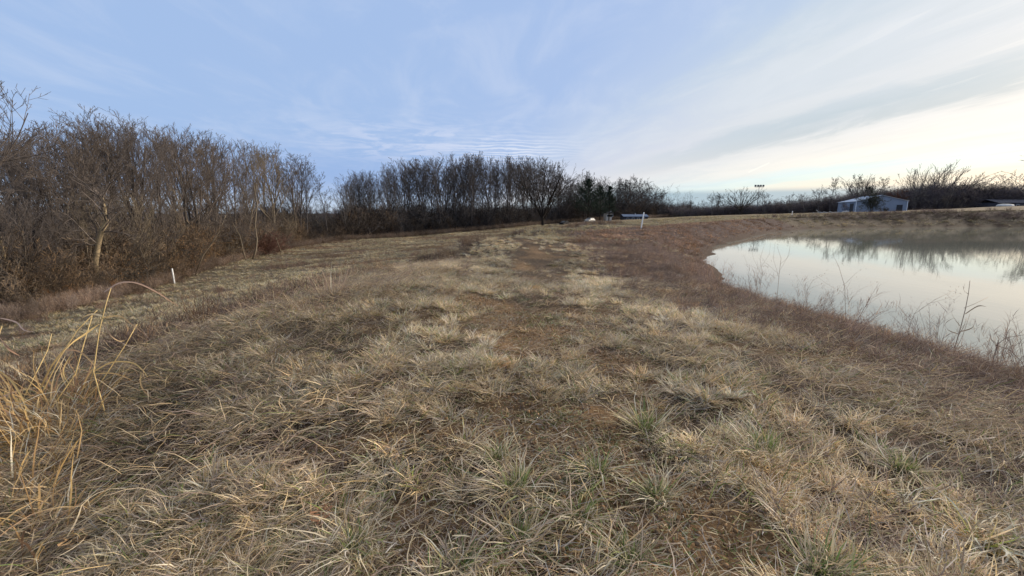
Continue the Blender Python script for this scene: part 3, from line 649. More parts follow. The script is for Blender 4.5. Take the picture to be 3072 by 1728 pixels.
def row(u0, u1, step, back, kinds, label, group, jv=5, low=0.0, wide=1.0, segs=None, off=0, pale=0.0):
    global cnt
    u = u0 + off
    while u < u1:
        uu = u + RNG.uniform(-.4, .4) * step; e = np.interp(uu, EDGE_U, EDGE_Y); yy = e + back * RNG.uniform(.6, 1.4) * max(1, e / 80)
        vt = np.interp(uu, TOP_U, TOP_V) + abs(RNG.normal(0, jv)) + low - (6 if 50 < uu < 215 else 10 if uu < 330 else 6)
        k = kinds[int(RNG.integers(0, len(kinds)))]
        lb_ = label if segs is None else label + ', ' + seg(uu, segs)
        if not (316 < uu < 342): put(k, int(RNG.integers(0, 5)), uu, yy, vt, lb_, group=group, wide=wide * RNG.uniform(.75, 1.35), lean=(RNG.normal(0, .04), RNG.normal(0, .04)), bark_mat=M_MIDBARK if RNG.random() < pale else None); cnt += 1
        u += step
GL, GC = 'bare trees of the wood left of the meadow', 'bare trees of the wood across the meadow ahead'
row(-20, 316, 18, 7, ('forest', 'open', 'forest'), 'tall bare front-row tree of the left wood', GL, segs=SEG, pale=.25)
row(-30, 316, 18, 19, ('forest', 'thin', 'forest'), 'tall bare second-row tree of the left wood', GL, jv=4, segs=SEG, off=7)
row(-10, 316, 26, 34, ('forest', 'thin'), 'bare rear tree of the left wood', GL, jv=5, segs=SEG)
row(-10, 312, 13, 2.0, ('low', 'thin'), 'low twiggy brown edge tree of the left wood', 'small edge trees of the left wood', jv=10, low=66, segs=SEG, pale=.5)
row(342, 572, 7.5, 5, ('forest', 'thin', 'open', 'thin'), 'slender dark front-row tree of the middle wood', GC, jv=8, wide=.9, segs=SEGC)
row(342, 572, 7.5, 16, ('forest', 'thin', 'open'), 'slender dark second-row tree of the middle wood', GC, jv=6, wide=.85, segs=SEGC)
row(344, 565, 13.0, 34, ('thin', 'forest'), 'slender dark rear tree of the middle wood', GC, jv=8, wide=.8, segs=SEGC)
row(572, 664, 6.0, 10, ('forest', 'low', 'open'), 'bare grey tree in the thin grove behind the pale-roofed low building', 'bare trees of the far grove', jv=3, low=-9, wide=1.25)
row(560, 650, 5.0, 4, ('low', 'low'), 'low dark bushy tree under the evergreen pines', 'bushy trees under the pines', jv=3, low=2, wide=1.3)
# distinctive ones
put('thin', 1, 326, 96, 171, 'lone thin bare tree standing in the sky gap between the two woods', wide=1.2)
put('vase', 0, 543, 140, 158, 'broad vase-shaped bare tree with many long limbs at the right end of the middle wood', wide=1.3, bark_mat=M_DARKBARK)
put('open', 0, -66, 22, 30, 'large bare tree whose branch tips reach in at the upper left edge', wide=1.25, rz=2.2)
put('open', 1, 345, 100, 178, 'spreading bare tree at the left end of the middle wood', wide=.9)
put('forest', 2, 471, 132, 153, 'tallest bare tree rising above the middle wood', wide=.9)

# broken and leaning trunks along the left wood
def polyobj(name, P_, rads, mat, parent=None, sides=7):
    P_ = np.asarray(P_, float); segs = [(*P_[i], *P_[i + 1], rads[i], rads[i + 1]) for i in range(len(P_) - 1)]
    rings = []; n = len(P_); T = np.gradient(P_, axis=0); T /= np.linalg.norm(T, axis=1, keepdims=True); up = np.array([.3, 1, .1])
    for i in range(n):
        a = unit(np.cross(T[i], up)); b_ = np.cross(T[i], a); ph = np.arange(sides) * 2 * pi / sides
        rings.append(P_[i] + (a[None] * np.cos(ph)[:, None] + b_[None] * np.sin(ph)[:, None]) * rads[i])
    V = np.concatenate(rings + [P_[:1], P_[-1:]]); fs = []
    for i in range(n - 1):
        for j in range(sides): fs.append((i * sides + j, i * sides + (j + 1) % sides, (i + 1) * sides + (j + 1) % sides, (i + 1) * sides + j))
    for j in range(sides): fs.append((n * sides, (j + 1) % sides, j)); fs.append((n * sides + 1, (n - 1) * sides + j, (n - 1) * sides + (j + 1) % sides))
    me = bpy.data.meshes.new(name); me.from_pydata(V.tolist(), [], fs); me.update()
    for pgn in me.polygons: pgn.use_smooth = True
    return link(name, me, parent, mat)
def snag(pix, y, r0, mat, label, twigs=True, cat='tree', name='leaning_tree', dy=1.5):
    P_ = [at(u, v, y + dy * i / len(pix)) for i, (u, v) in enumerate(pix)]
    x0, y0 = P_[0][0], P_[0][1]; P_[0][2] = H1(x0, y0) - .2
    e = empty(name, (x0, y0, H1(x0, y0))); o = np.array(e.location)
    Q_ = [p - o for p in P_]; n = len(Q_); polyobj('trunk', Q_, [r0 * (1 - .65 * i / n) for i in range(n)], mat, e)
    if twigs:
        rng = R(int(pix[0][0] * 7)); sg = []; spec = dict(wob=.15, up=.05, levels=4, n=(0, 5, 4, 3), t0=.2, ang=(.4, 1.0), lr=.55, rmin=.012)
        for i in range(2, n):
            for k in range(3): grow(rng, sg, Q_[i], unit(rng.normal(0, 1, 3) * np.array([1, .7, .4]) + np.array([.2, 0, .9])), rng.uniform(1.5, 3.2), r0 * .3, 1, spec)
        V, Q = tubes(sg, 3); mc = mesh_np('crown', V, Q); link('crown', mc, e, M_TWIGS)
    tag(e, label, cat); return e
snag([(92, 276), (95, 262), (98, 245), (101, 232), (107, 222), (104, 208), (102, 198)], 31.5, .22, M_PALEBARK, 'tree with a pale sunlit bent trunk at the edge of the left wood')
snag([(38, 290), (39, 262), (36, 240), (35, 228), (42, 218), (50, 212)], 29.0, .22, M_DARKBARK, 'dark broken trunk bent over to the right in the left wood', twigs=False)
snag([(2, 285), (5, 262), (1, 240), (-6, 215)], 27.0, .10, M_PALEBARK, 'thin pale trunk leaning left at the left picture edge')
snag([(193, 268), (203, 255), (212, 243), (220, 230), (226, 215)], 43.0, .07, M_MIDBARK, 'thin trunk leaning right behind the left white stake')
snag([(252, 259), (256, 250), (257, 240), (255, 225), (257, 205), (254, 185)], 58.0, .13, M_MIDBARK, 'upright twisted tan trunk left of the red-brown shrub')
snag([(246, 258), (243, 250), (240, 236), (232, 222), (228, 205)], 56.0, .075, M_MIDBARK, 'thin tan trunk leaning left on the edge of the left wood')
snag([(75, 290), (80, 268), (72, 250), (66, 230), (68, 205)], 32.0, .14, M_BARK, 'brown crooked trunk between the dark broken trunk and the pale bent one')
snag([(281, 246), (276, 238), (268, 232), (262, 228)], 66, .08, M_MIDBARK, 'short pale fallen limb resting in the brush behind the red-brown shrub', twigs=False, cat='log', name='fallen_limb')

# undergrowth: mass of saplings, brambles and stems inside the woods (uncountable)
def brushgen(rng, Hh=4.0, stems=7, rmin=.010, pal=BROWN * .55, leafy=0, lp=None, spread=.5):
    sg = []; spec = dict(wob=.16, up=.06, levels=4, n=(0, 6, 4, 3), t0=.15, ang=(.35, 1.0), lr=.5, rmin=rmin)
    for i in range(stems):
        a = rng.uniform(0, 6.3); t = abs(rng.normal(0, spread * .7)); grow(rng, sg, np.array([rng.normal(0, .4), rng.normal(0, .4), -.1]), unit(np.array([sin(a) * t, cos(a) * t, 1])), Hh * rng.uniform(.5, 1.0), .03, 1, spec)
    V, Q = tubes(sg, 3); c = np.repeat(pick(rng, pal, len(sg), .2), 6, 0)
    if leafy:
        S_ = np.array(sg)[-len(sg) * 2 // 3:]; k = rng.integers(0, len(S_), leafy); b_ = S_[k, 3:6] + rng.normal(0, .06, (leafy, 3)); lc = pick(rng, lp, leafy, .25)
        V2, Q2, c2 = ribbons(b_, rng.uniform(0, 6.3, leafy), rng.uniform(.5, 2.2, leafy), rng.uniform(1, 2.8, leafy), rng.uniform(.06, .13, leafy) * Hh / 3, rng.uniform(.04, .08, leafy) * Hh / 3, lc, lc, 1)
        return join([(V, Q, c), (V2, Q2, c2)])
    return V, Q, c
RUST = np.array([(.30, .165, .07), (.24, .13, .06), (.34, .20, .09), (.20, .115, .06)])
TWG = np.array([(.125, .112, .094), (.10, .090, .080), (.15, .125, .095), (.11, .094, .084), (.24, .19, .13), (.07, .06, .055)])
C_BRUSH = clump_set('brush', [brushgen(R(200 + i), 4.2, 6, pal=TWG) for i in range(5)] + [brushgen(R(210), 2.2, 7, pal=RUST * .6, leafy=500, lp=RUST * .8), brushgen(R(211), 1.6, 7, pal=TWG * 1.2, leafy=350, lp=BROWN), brushgen(R(212), 7.0, 3, pal=TWG, spread=.2)], M_TWIG)
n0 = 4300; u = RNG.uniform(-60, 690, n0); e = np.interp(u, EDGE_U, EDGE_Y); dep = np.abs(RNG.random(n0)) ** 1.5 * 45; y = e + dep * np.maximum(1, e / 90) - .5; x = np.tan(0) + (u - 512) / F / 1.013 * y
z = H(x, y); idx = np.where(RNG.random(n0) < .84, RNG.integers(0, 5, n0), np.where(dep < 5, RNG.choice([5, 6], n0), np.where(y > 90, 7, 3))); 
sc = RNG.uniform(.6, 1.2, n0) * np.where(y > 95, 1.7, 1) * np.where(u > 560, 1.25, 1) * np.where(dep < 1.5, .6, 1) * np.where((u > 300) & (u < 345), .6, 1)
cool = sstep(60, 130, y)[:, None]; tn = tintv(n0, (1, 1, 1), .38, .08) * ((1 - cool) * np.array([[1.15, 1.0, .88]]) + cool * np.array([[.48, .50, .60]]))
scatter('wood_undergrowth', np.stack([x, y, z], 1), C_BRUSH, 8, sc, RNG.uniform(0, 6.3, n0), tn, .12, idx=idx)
# rust and straw fringe where the meadow meets the trees
n0 = 5200; u = RNG.uniform(-60, 690, n0); e = np.interp(u, EDGE_U, EDGE_Y); y = e + RNG.normal(-.6, .9, n0) * np.maximum(1, e / 60); x = (u - 512) / F / 1.013 * y
fr = fbm(u / 25, u * 0, 12, 2); m = ~((np.abs(u - 174) < 5) & (y < 42)); u, y, x, fr = u[m], y[m], x[m], fr[m]; n0 = len(u); tn = tintv(n0, (.98, .97, .90), .25) * (.55 + .7 * fr[:, None]) * np.where(y > 90, .7, 1)[:, None]
scatter('wood_edge_weeds', pts(x, y), C_TALL, 4, RNG.uniform(.7, 1.3, n0) * (1 + y / 200), RNG.uniform(0, 6.3, n0), np.clip(tn, .1, 2.2), .25)
# far woods beyond everything, one mass
C_FARTREE = bpy.data.collections.new('fartree')
for i, (kk, vv) in enumerate((('forest', 0), ('open', 0), ('thin', 0), ('low', 0), ('forest', 3), ('low', 1))):
    a_, b_, zt = TREES[kk][vv]; V1 = np.array([v.co for v in a_.vertices]); 
    Vc = np.empty(len(b_.vertices) * 3); b_.vertices.foreach_get('co', Vc); Vc = Vc.reshape(-1, 3)
    q1 = np.empty(len(a_.loops), np.int32); a_.loops.foreach_get('vertex_index', q1); q2 = np.empty(len(b_.loops), np.int32); b_.loops.foreach_get('vertex_index', q2)
    mm = mesh_np('fartree', np.concatenate([V1, Vc]), np.concatenate([q1.reshape(-1, 4), q2.reshape(-1, 4) + len(V1)]), np.tile(np.array((.10, .08, .075)), (len(V1) + len(Vc), 1))); mm.materials.append(M_TWIG)
    C_FARTREE.objects.link(bpy.data.objects.new('fartree_%d' % i, mm))
xs, ys, ss = [], [], []
for _ in range(420):                                  # ridge behind the two woods
    u = RNG.uniform(-60, 700); y = RNG.uniform(330, 480); xs.append((u - 512) / F * y); ys.append(y); ss.append(RNG.uniform(.45, .75))
for _ in range(300):                                  # behind the tree line on the right
    u = RNG.uniform(660, 1120); y = RNG.uniform(250, 420); xs.append((u - 512) / F * y); ys.append(y); ss.append(RNG.uniform(.4, .62) * (.75 if u < 840 else 1.25))
xs, ys, ss = map(np.array, (xs, ys, ss))
scatter('far_woodland', pts(xs, ys), C_FARTREE, 6, ss, RNG.uniform(0, 6.3, len(xs)), tintv(len(xs), (1.15, 1.18, 1.40), .15), .03, sxyz=np.stack([ss * 1.6, ss * 1.6, ss], 1))  # bluish lift in the tint stands in for distance haze
# far dense brush along the right tree line
n0 = 2600; u = RNG.uniform(655, 1060, n0); y = np.interp(u, [655, 830, 860, 1060], [255, 215, 185, 175]) + RNG.random(n0) * 22; x = (u - 512) / F / 1.013 * y
hs = np.interp(u, [655, 700, 760, 800, 850, 890, 940, 1024, 1060], [1.2, 1.3, 1.5, 1.6, 2.0, 2.2, 2.3, 2.2, 2.2]) * RNG.uniform(.65, 1.1, n0)
m = ~((u > 826) & (u < 908) & (y < 190)); 
scatter('far_tree_line_brush', pts(x, y)[m], C_BRUSH, 8, hs[m], RNG.uniform(0, 6.3, m.sum()), (tintv(n0, (1.2, 1.22, 1.6), .25))[m], .1, idx=RNG.choice([0, 1, 2, 3, 4], m.sum()))  # tint lightened and blued: haze over the far hedge put into its colour

# right tree line individuals
GR = 'bare trees along the far field on the right'
LR = 'small bare tree in the distant hedge line between the light mast and the far grove'
for u, y, vt, k in ((690, 238, 200, 'forest'), (676, 236, 205, 'thin'), (683, 240, 203, 'low'), (695, 235, 201, 'low'), (703, 230, 199, 'thin'), (718, 232, 193, 'forest'), (724, 236, 197, 'low')):
    put(k, int(u) % 5, u, y, vt, LR, group=GR, wide=1.3)
put('open', 0, 712, 225, 190, 'rounded bare tree at the left end of the distant hedge line', wide=1.2)
put('vase', 0, 741, 225, 186, 'wide dark many-limbed bare tree just left of the light mast', wide=1.6, bark_mat=M_DARKBARK)
put('open', 1, 764, 228, 190, 'bare tree just right of the light mast', wide=1.4)
put('low', 1, 789, 215, 192, 'round-crowned bare tree standing alone right of the light mast', wide=1.5)
put('thin', 1, 775, 222, 199, 'small thin bare tree between the mast and the round-crowned tree', wide=1.3)
put('open', 1, 804, 212, 192, 'bare tree between the round-crowned tree and the dark spreading one', wide=1.3)
put('open', 0, 818, 205, 184, 'dark spreading bare tree left of the metal shed', wide=1.4)
put('thin', 0, 829, 200, 177, 'slim bare tree with a small top left of the metal shed', wide=1.2)
put('thin', 1, 851, 200, 174, 'tall bare tree rising behind the left end of the shed roof', wide=1.9)
put('vase', 0, 860, 205, 173, 'fan-shaped bare tree behind the metal shed', wide=1.3)
put('thin', 2, 874, 200, 177, 'thin bare tree behind the ridge of the metal shed', wide=1.6)
put('vase', 0, 915, 190, 163, 'pale bare tree with fanned limbs above the dark hedge right of the shed', wide=1.0)
put('vase', 0, 934, 186, 158, 'bare tree with long limbs slanting right above the dark hedge', wide=1.3, lean=(0, .35), rz=0)
put('low', 2, 962, 184, 177, 'low bare tree topping the dark hedge right of the slanting tree', wide=1.4)
put('low', 0, 985, 182, 174, 'twiggy bare tree topping the hedge near the right picture edge', wide=1.5)
put('open', 1, 1022, 165, 152, 'large rounded bare tree cut off by the right picture edge', wide=1.5)
M_REDTW = bark('red_twigs', (.15, .06, .035), (.13, .055, .03))
put('low', 1, 895, 186, 186, 'reddish-brown bushy tree behind the right side of the metal shed', wide=1.7, bark_mat=M_REDTW)

# evergreens
M_NEEDLE = simple('pine_needles', (.030, .048, .032), .8, .35, .8)
def pine(x, y, Ht, label, seed, width=.24, start=.2):
    rng = R(seed); e = empty('pine_tree', (x, y, H1(x, y))); link_tr = []
    polyobj('trunk', [(0, 0, -.3), (0.05, 0, Ht * .35), (0, .05, Ht * .7), (0, 0, Ht * .98)], [Ht * .016, Ht * .012, Ht * .007, Ht * .002], M_DARKBARK, e)
    sg = []; B_, A_ = [], []
    zl = Ht * start
    while zl < Ht * .985:
        f = (zl / Ht - start) / (1 - start); Lm = Ht * width * (1 - f) ** .75 + .3
        for k in range(6):
            if rng.random() < .12: continue
            a = rng.uniform(0, 6.3); L = Lm * rng.uniform(.55, 1.1); d = unit(np.array([sin(a), cos(a), .25 + .5 * f])); p = np.array([0, 0, zl])
            for s_ in range(4):
                d = unit(d + np.array([0, 0, .08]) + rng.normal(0, .05, 3)); q = p + d * L / 4; sg.append((*p, *q, .05 * (1 - s_ / 5) + .01, .05 * (1 - (s_ + 1) / 5) + .008)); 
                if s_ > 0:
                    for _ in range(9): B_.append(p + (q - p) * rng.random() + rng.normal(0, L * .05, 3)); A_.append(a)
                p = q
        zl += Ht * .045 * rng.uniform(.7, 1.3)
    n = len(B_); B_ = np.array(B_); per = 7; k = np.repeat(np.arange(n), per); m_ = n * per
    V2, Q2, _ = ribbons(B_[k] * 1.0, rng.uniform(0, 6.3, m_), rng.uniform(.0, 1.5, m_), rng.uniform(.2, 1.9, m_), np.full(m_, Ht * .03) * rng.uniform(.6, 1.3, m_), np.full(m_, Ht * .007), np.zeros((m_, 3)), np.zeros((m_, 3)), 1)
    V, Q = tubes(sg, 3); link('crown', mesh_np('crown', *join([(V, Q, V * 0), (V2, Q2, V2 * 0)])[:2]), e, M_NEEDLE)
    tag(e, label, 'tree'); return e
def putp(u, y, vt, label, seed, **k):
    x = xat(u, y); return pine(x, y, tree_h(u, x, y, vt), label, seed, **k)
putp(588, 185, 180, 'tallest dark pine with a broad pointed top right of the vase-shaped bare tree', 1, width=.62)
putp(600, 190, 187, 'shorter rounded dark pine just right of the tallest pine', 2, width=.50)
putp(609, 180, 186, 'slender dark pine with open whorls of branches above the white house', 3, width=.28)
putp(577, 200, 196, 'low blue-green evergreen left of the tallest pine', 4, width=.3, start=.05)
putp(866, 195, 187, 'spreading evergreen showing above the shed roof', 5, width=.5, start=.1)

# shrubs
def shrub(u, v, Hh, label, seed, pal, leafy=0, lp=None, stems=14, wide=1.0, name='shrub', hy=None):
    if hy is None: x, y, z = hit(u, v)
    else: x, y = xat(u, hy), hy; z = H1(x, y)
    V, Q, c = brushgen(R(seed), Hh, stems, pal=pal, leafy=leafy, lp=lp, spread=1.0); V = V * np.array([[wide, wide, 1]])
    me = mesh_np(name, V, Q, np.clip(c, 0, 1)); o = link(name, me, mat=M_PLANT); o.location = (x, y, z); tag(o, label, 'shrub'); return o
shrub(266, 254.5, 3.2, 'dense red-brown thicket shrub at the meadow corner of the left wood', 301, np.array([(.21, .115, .085), (.17, .09, .07)]), stems=34, wide=1.8)
shrub(179, 277, 3.6, 'shrub with rusty orange dead leaves behind the left white stake', 302, TWG, 2400, RUST * 1.7, stems=16)
shrub(6, 312, 2.6, 'orange leafy shrub at the left picture edge below the trees', 303, TWG, 1700, RUST * 1.9, stems=12)
shrub(232, 262, 3.2, 'tan leafy bush among pale trunks on the wood edge', 304, TWG * 1.3, 900, GOLD * .8, stems=14)
shrub(132, 292, 3.4, 'twiggy rust-tinted bush on the wood edge left of the stake', 305, TWG * 1.2, 500, RUST * 1.3, stems=14)
shrub(870.5, 212, 7.2, 'dark round bush in front of the gable of the metal shed', 306, np.array([(.04, .045, .04)]), 9000, np.array([(.035, .045, .03), (.05, .05, .035)]), stems=34, wide=.9, hy=143)
shrub(846, 212, 4.2, 'thin dark bare bush in front of the side wall of the metal shed', 307, np.array([(.05, .04, .045)]), stems=10, hy=150)
shrub(884, 212, 1.8, 'small dark bush right of the round bush at the shed gable', 308, np.array([(.045, .045, .04)]), 900, np.array([(.04, .045, .035)]), stems=12, wide=1.6, hy=143)

# ------------------------------------------------------------------ built things
def bm_mesh(name, V, Fs, mat, parent=None):
    me = bpy.data.meshes.new(name); me.from_pydata([tuple(map(float, v)) for v in V], [], Fs); me.update(); return link(name, me, parent, mat)
def box(name, x0, x1, y0, y1, z0, z1, mat, parent=None, bev=0.0):
    V = [(x, y, z) for x in (x0, x1) for y in (y0, y1) for z in (z0, z1)]
    o = bm_mesh(name, V, [(0, 1, 3, 2), (4, 6, 7, 5), (0, 4, 5, 1), (2, 3, 7, 6), (0, 2, 6, 4), (1, 5, 7, 3)], mat, parent)
    if bev:
        md = o.modifiers.new('bevel', 'BEVEL'); md.width = bev; md.segments = 2
    return o
M_WHITE = simple('white_plastic', (.80, .79, .76), .45, .08, 9)
M_CAP = simple('grey_cap', (.35, .34, .33), .6, .2, 9)
def post(x, y, z, Hh, r, tilt, label, cat='post', name='marker_post', grp=None, cap=False):
    e = empty(name, (x, y, z)); e.rotation_euler = tilt
    n = 14; ph = np.arange(n) * 2 * pi / n; prof = [(-.35, r), (Hh - r * .5, r * .97), (Hh - r * .12, r * .9), (Hh, r * .68)]
    V = [(q * cos(p), q * sin(p), zz) for zz, q in prof for p in ph] + [(0, 0, Hh)]; k = len(prof)
    Fs = [(i * n + j, i * n + (j + 1) % n, (i + 1) * n + (j + 1) % n, (i + 1) * n + j) for i in range(k - 1) for j in range(n)] + [((k - 1) * n + j, (k - 1) * n + (j + 1) % n, k * n) for j in range(n)]
    s = bm_mesh('shaft', V, Fs, M_WHITE, e)
    for p_ in s.data.polygons: p_.use_smooth = True
    band = [(q * cos(p), q * sin(p), zz) for zz, q in ((.02, r * 1.06), (.16, r * 1.06)) for p in ph]
    bm_mesh('base_stain', band, [(j, (j + 1) % n, n + (j + 1) % n, n + j) for j in range(n)], M_CAP, e)
    tag(e, label, cat, grp); return e
px_, py_, pz_ = at(641, 229, 41)
post(px_, py_, H1(px_, py_), tree_h(641, px_, py_, 212.3), .058, (0, radians(7), 0), 'leaning white plastic marker post on the right shoulder of the dam')
hy = 37.5; hx = (174.5 - 512) / F / .987 * hy
post(hx, hy, H1(hx, hy), tree_h(174.5, hx, hy, 268.5), .065, (0, radians(-2), 0), 'short white stake at the foot of the left wood')
tx = xat(792, 112); post(tx, 112, H1(tx, 112), 1.2, .10, (0, 0, 0), 'tiny white stake on the far field near the distant hedge')

# metal shed
M_WALL = simple('shed_sheet_metal', (.20, .25, .335), .6, .12, .4); M_ROOF = simple('shed_roof_metal', (.40, .47, .57), .6, .1, .5); M_DOOR = simple('dark_opening', (.03, .035, .045), .8, .2, 1)
M_TRIM = simple('shed_trim', (.62, .70, .80), .45, .1, 1)
def shed(u_left, y, Wd, L, eave, peak, rot, label):
    x = xat(u_left, y); z = H1(x, y) - .1; e = empty('metal_shed', (x, y, z), 0); e.rotation_euler = (0, 0, -rot)
    def ribbed(name, P0, P1, top, parent):    # vertical sheet with real ribs from P0 to P1, top(t) gives the height
        P0, P1 = np.array(P0), np.array(P1); Ln = np.linalg.norm(P1 - P0); n = int(Ln / .30); dv = (P1 - P0) / Ln; nv = np.array([dv[1], -dv[0]]); V = []; Fs = []
        for i in range(n * 4 + 1):
            t = i / (n * 4); off = (0, .04, .04, 0)[i % 4]; p = P0 + (P1 - P0) * t + nv * off; V += [(*p, 0), (*p, top(t))]
        Fs = [(2 * i, 2 * i + 2, 2 * i + 3, 2 * i + 1) for i in range(n * 4)]; return bm_mesh(name, V, Fs, M_WALL, parent)
    g = lambda t: eave + (peak - eave) * (1 - abs(2 * t - 1))
    ribbed('gable_wall', (0, 0), (Wd, 0), g, e); ribbed('gable_wall', (Wd, L), (0, L), g, e); ribbed('side_wall', (0, L), (0, 0), lambda t: eave, e); ribbed('side_wall', (Wd, 0), (Wd, L), lambda t: eave, e)
    for s in (0, 1):
        xa = -0.35 if s == 0 else Wd + .35; za = eave - .35 * (peak - eave) / (Wd / 2); V = []; n = int((L + .8) / .4) * 4
        for i in range(n + 1):
            yy = -.4 + (L + .8) * i / n; off = (0, .05, .05, 0)[i % 4] + .06; V += [(xa, yy, za + off), (Wd / 2, yy, peak + off)]
        bm_mesh('roof_slope', V, [(2 * i, 2 * i + 2, 2 * i + 3, 2 * i + 1) if s == 1 else (2 * i, 2 * i + 1, 2 * i + 3, 2 * i + 2) for i in range(n)], M_ROOF, e)
    box('ridge_cap', Wd / 2 - .2, Wd / 2 + .2, -.42, L + .42, peak + .08, peak + .16, M_TRIM, e)
    for xx in (-.03, Wd - .12): box('corner_trim', xx, xx + .18, -.10, .05, 0, eave, M_TRIM, e)
    box('door_opening', Wd - 3.0, Wd - 1.3, -.09, -.06, 0, 2.6, M_DOOR, e); box('side_door', -.12, -.06, 2.0, 5.5, 0, 3.2, M_DOOR, e)
    box('gable_trim', 0, .01, 0, .01, 0, .01, M_TRIM, e) if False else None
    tag(e, label, 'shed'); return e
shed(854.5, 158, 14.8, 19, 3.9, 5.9, radians(21), 'pale blue sheet-metal shed with a low gable beyond the pond')

# long low building with a pale metal roof
def lowhouse(u0, u1, y, ztop_v, wallh, mat_r, mat_w, label, name, depth=7, cat='building', roofh=1.2):
    xa, xb = xat(u0, y), xat(u1, y); top = at((u0 + u1) / 2, ztop_v, y)[2]; e = empty(name, (xa, y, top - wallh - roofh)); L = xb - xa
    box('wall', 0, L, 0, depth, -2, wallh, mat_w, e)
    V = [(-.4, -.5, wallh), (L + .4, -.5, wallh), (L + .4, depth / 2, wallh + roofh), (-.4, depth / 2, wallh + roofh), (-.4, depth + .5, wallh), (L + .4, depth + .5, wallh)]
    V += [(a, b, c - .12) for a, b, c in V]
    bm_mesh('roof', V, [(0, 1, 2, 3), (3, 2, 5, 4), (7, 6, 9, 8), (8, 9, 10, 11), (0, 6, 7, 1), (4, 5, 11, 10), (0, 3, 9, 6), (3, 4, 10, 9), (1, 7, 8, 2), (2, 8, 11, 5)], mat_r, e)
    for i in range(4):
        xx = L * (.12 + .22 * i); w_ = box('window', xx, xx + 1.1, -.05, -.02, wallh - 1.6, wallh - .6, M_TRIM, e); box('pane', xx + .1, xx + 1.0, -.07, -.055, wallh - 1.5, wallh - .7, M_DOOR, w_)
    tag(e, label, cat); return e
M_BLUE = simple('pale_blue_roof', (.10, .14, .22), .85, .12, .5); M_DARKW = simple('dark_siding', (.05, .055, .075), .8, .2, .5); M_WSIDE = simple('white_siding', (.50, .50, .49), .7, .08, .5); M_SHING = simple('dark_shingles', (.09, .09, .11), .9, .2, 1)
lb = lowhouse(624, 648, 205, 214.3, 2.0, M_BLUE, M_DARKW, 'long low building with a pale blue metal roof behind the dam crest', 'low_building', roofh=1.0)
cy_ = box('vent_pipe', 6.0, 6.25, 3.0, 3.25, 2.5, 3.6, M_WSIDE, lb)
lowhouse(606, 612, 196, 210.5, 3.0, M_SHING, M_WSIDE, 'white house half hidden under the slender pine', 'house', depth=5)
lowhouse(996, 1050, 172, 199.0, 2.4, M_SHING, M_DARKW, 'dark low house at the right picture edge among the trees', 'house', depth=9, roofh=1.4)
# house light glimpsed through the middle wood
lowhouse(395, 402, 200, 226, 3.2, M_WSIDE, M_BLUE, 'pale blue wall glimpsed between the trunks of the middle wood', 'house', depth=5)

# vehicles behind the rise
M_BLACKP = simple('black_car_paint', (.010, .010, .011), .97, .1, 2); M_PALEP = simple('pale_car_paint', (.42, .40, .36), .5, .06, 2); M_GLASS = simple('car_glass', (.03, .035, .045), .1, .1, 2); M_TYRE = simple('tyre_rubber', (.02, .02, .02), .9, .2, 4); M_LAMP = simple('lamp_glass', (.10, .10, .10), .4, .05, 4)
def car(u, y, vroof, rz, paint, label, Hc=1.5):
    x = xat(u, y); top = at(u, vroof, y)[2]; e = empty('parked_car', (x, y, top - Hc), rz); L, Wc = 4.5, 1.75
    prof = [(-L / 2, .35), (-L / 2, .75), (-L / 2 + .15, .92), (-L * .27, 1.0), (-L * .10, Hc), (L * .24, Hc), (L * .42, 1.02), (L / 2, .95), (L / 2, .35)]
    n = len(prof); V = [(a, s * (Wc / 2 - (.14 if b_ > 1.05 else 0)), b_) for s in (-1, 1) for a, b_ in prof]
    Fs = [tuple(range(n))[::-1], tuple(range(n, 2 * n))] + [(i, (i + 1) % n, n + (i + 1) % n, n + i) for i in range(n)]
    o = bm_mesh('body', V, Fs, paint, e); md = o.modifiers.new('bevel', 'BEVEL'); md.width = .06; md.segments = 2
    for s in (-1, 1):
        yy = s * (Wc / 2 - .06); bm_mesh('side_window', [(-L * .22, yy, 1.03), (-L * .09, yy * .97, Hc - .1), (L * .22, yy * .97, Hc - .1), (L * .36, yy, 1.03)] , [(0, 1, 2, 3)], M_GLASS, e)
        box('headlight', -L / 2 - .03, -L / 2 + .1, s * .7 - .18, s * .7 + .18, .62, .80, M_LAMP, e)
        for xx in (-L * .32, L * .30):
            ph = np.arange(16) * 2 * pi / 16; V = [(xx + .33 * cos(p), s * (Wc / 2 + t), .33 + .33 * sin(p)) for t in (-.2, .02) for p in ph]
            bm_mesh('wheel', V, [tuple(range(16)), tuple(range(16, 32))[::-1]] + [(i, (i + 1) % 16, 16 + (i + 1) % 16, 16 + i) for i in range(16)], M_TYRE, e)
    bm_mesh('windscreen', [(-L * .265, -Wc / 2 + .2, 1.04), (-L * .265, Wc / 2 - .2, 1.04), (-L * .115, Wc / 2 - .28, Hc - .05), (-L * .115, -Wc / 2 + .28, Hc - .05)], [(0, 1, 2, 3)], M_GLASS, e).location = (-.03, 0, .02)
    tag(e, label, 'car'); return e
car(564.5, 142, 220.9, radians(58), M_BLACKP, 'black vehicle half hidden behind the rise in front of the middle wood')
car(590, 146, 218.0, radians(50), M_PALEP, 'pale vehicle half hidden behind the rise below the pines')

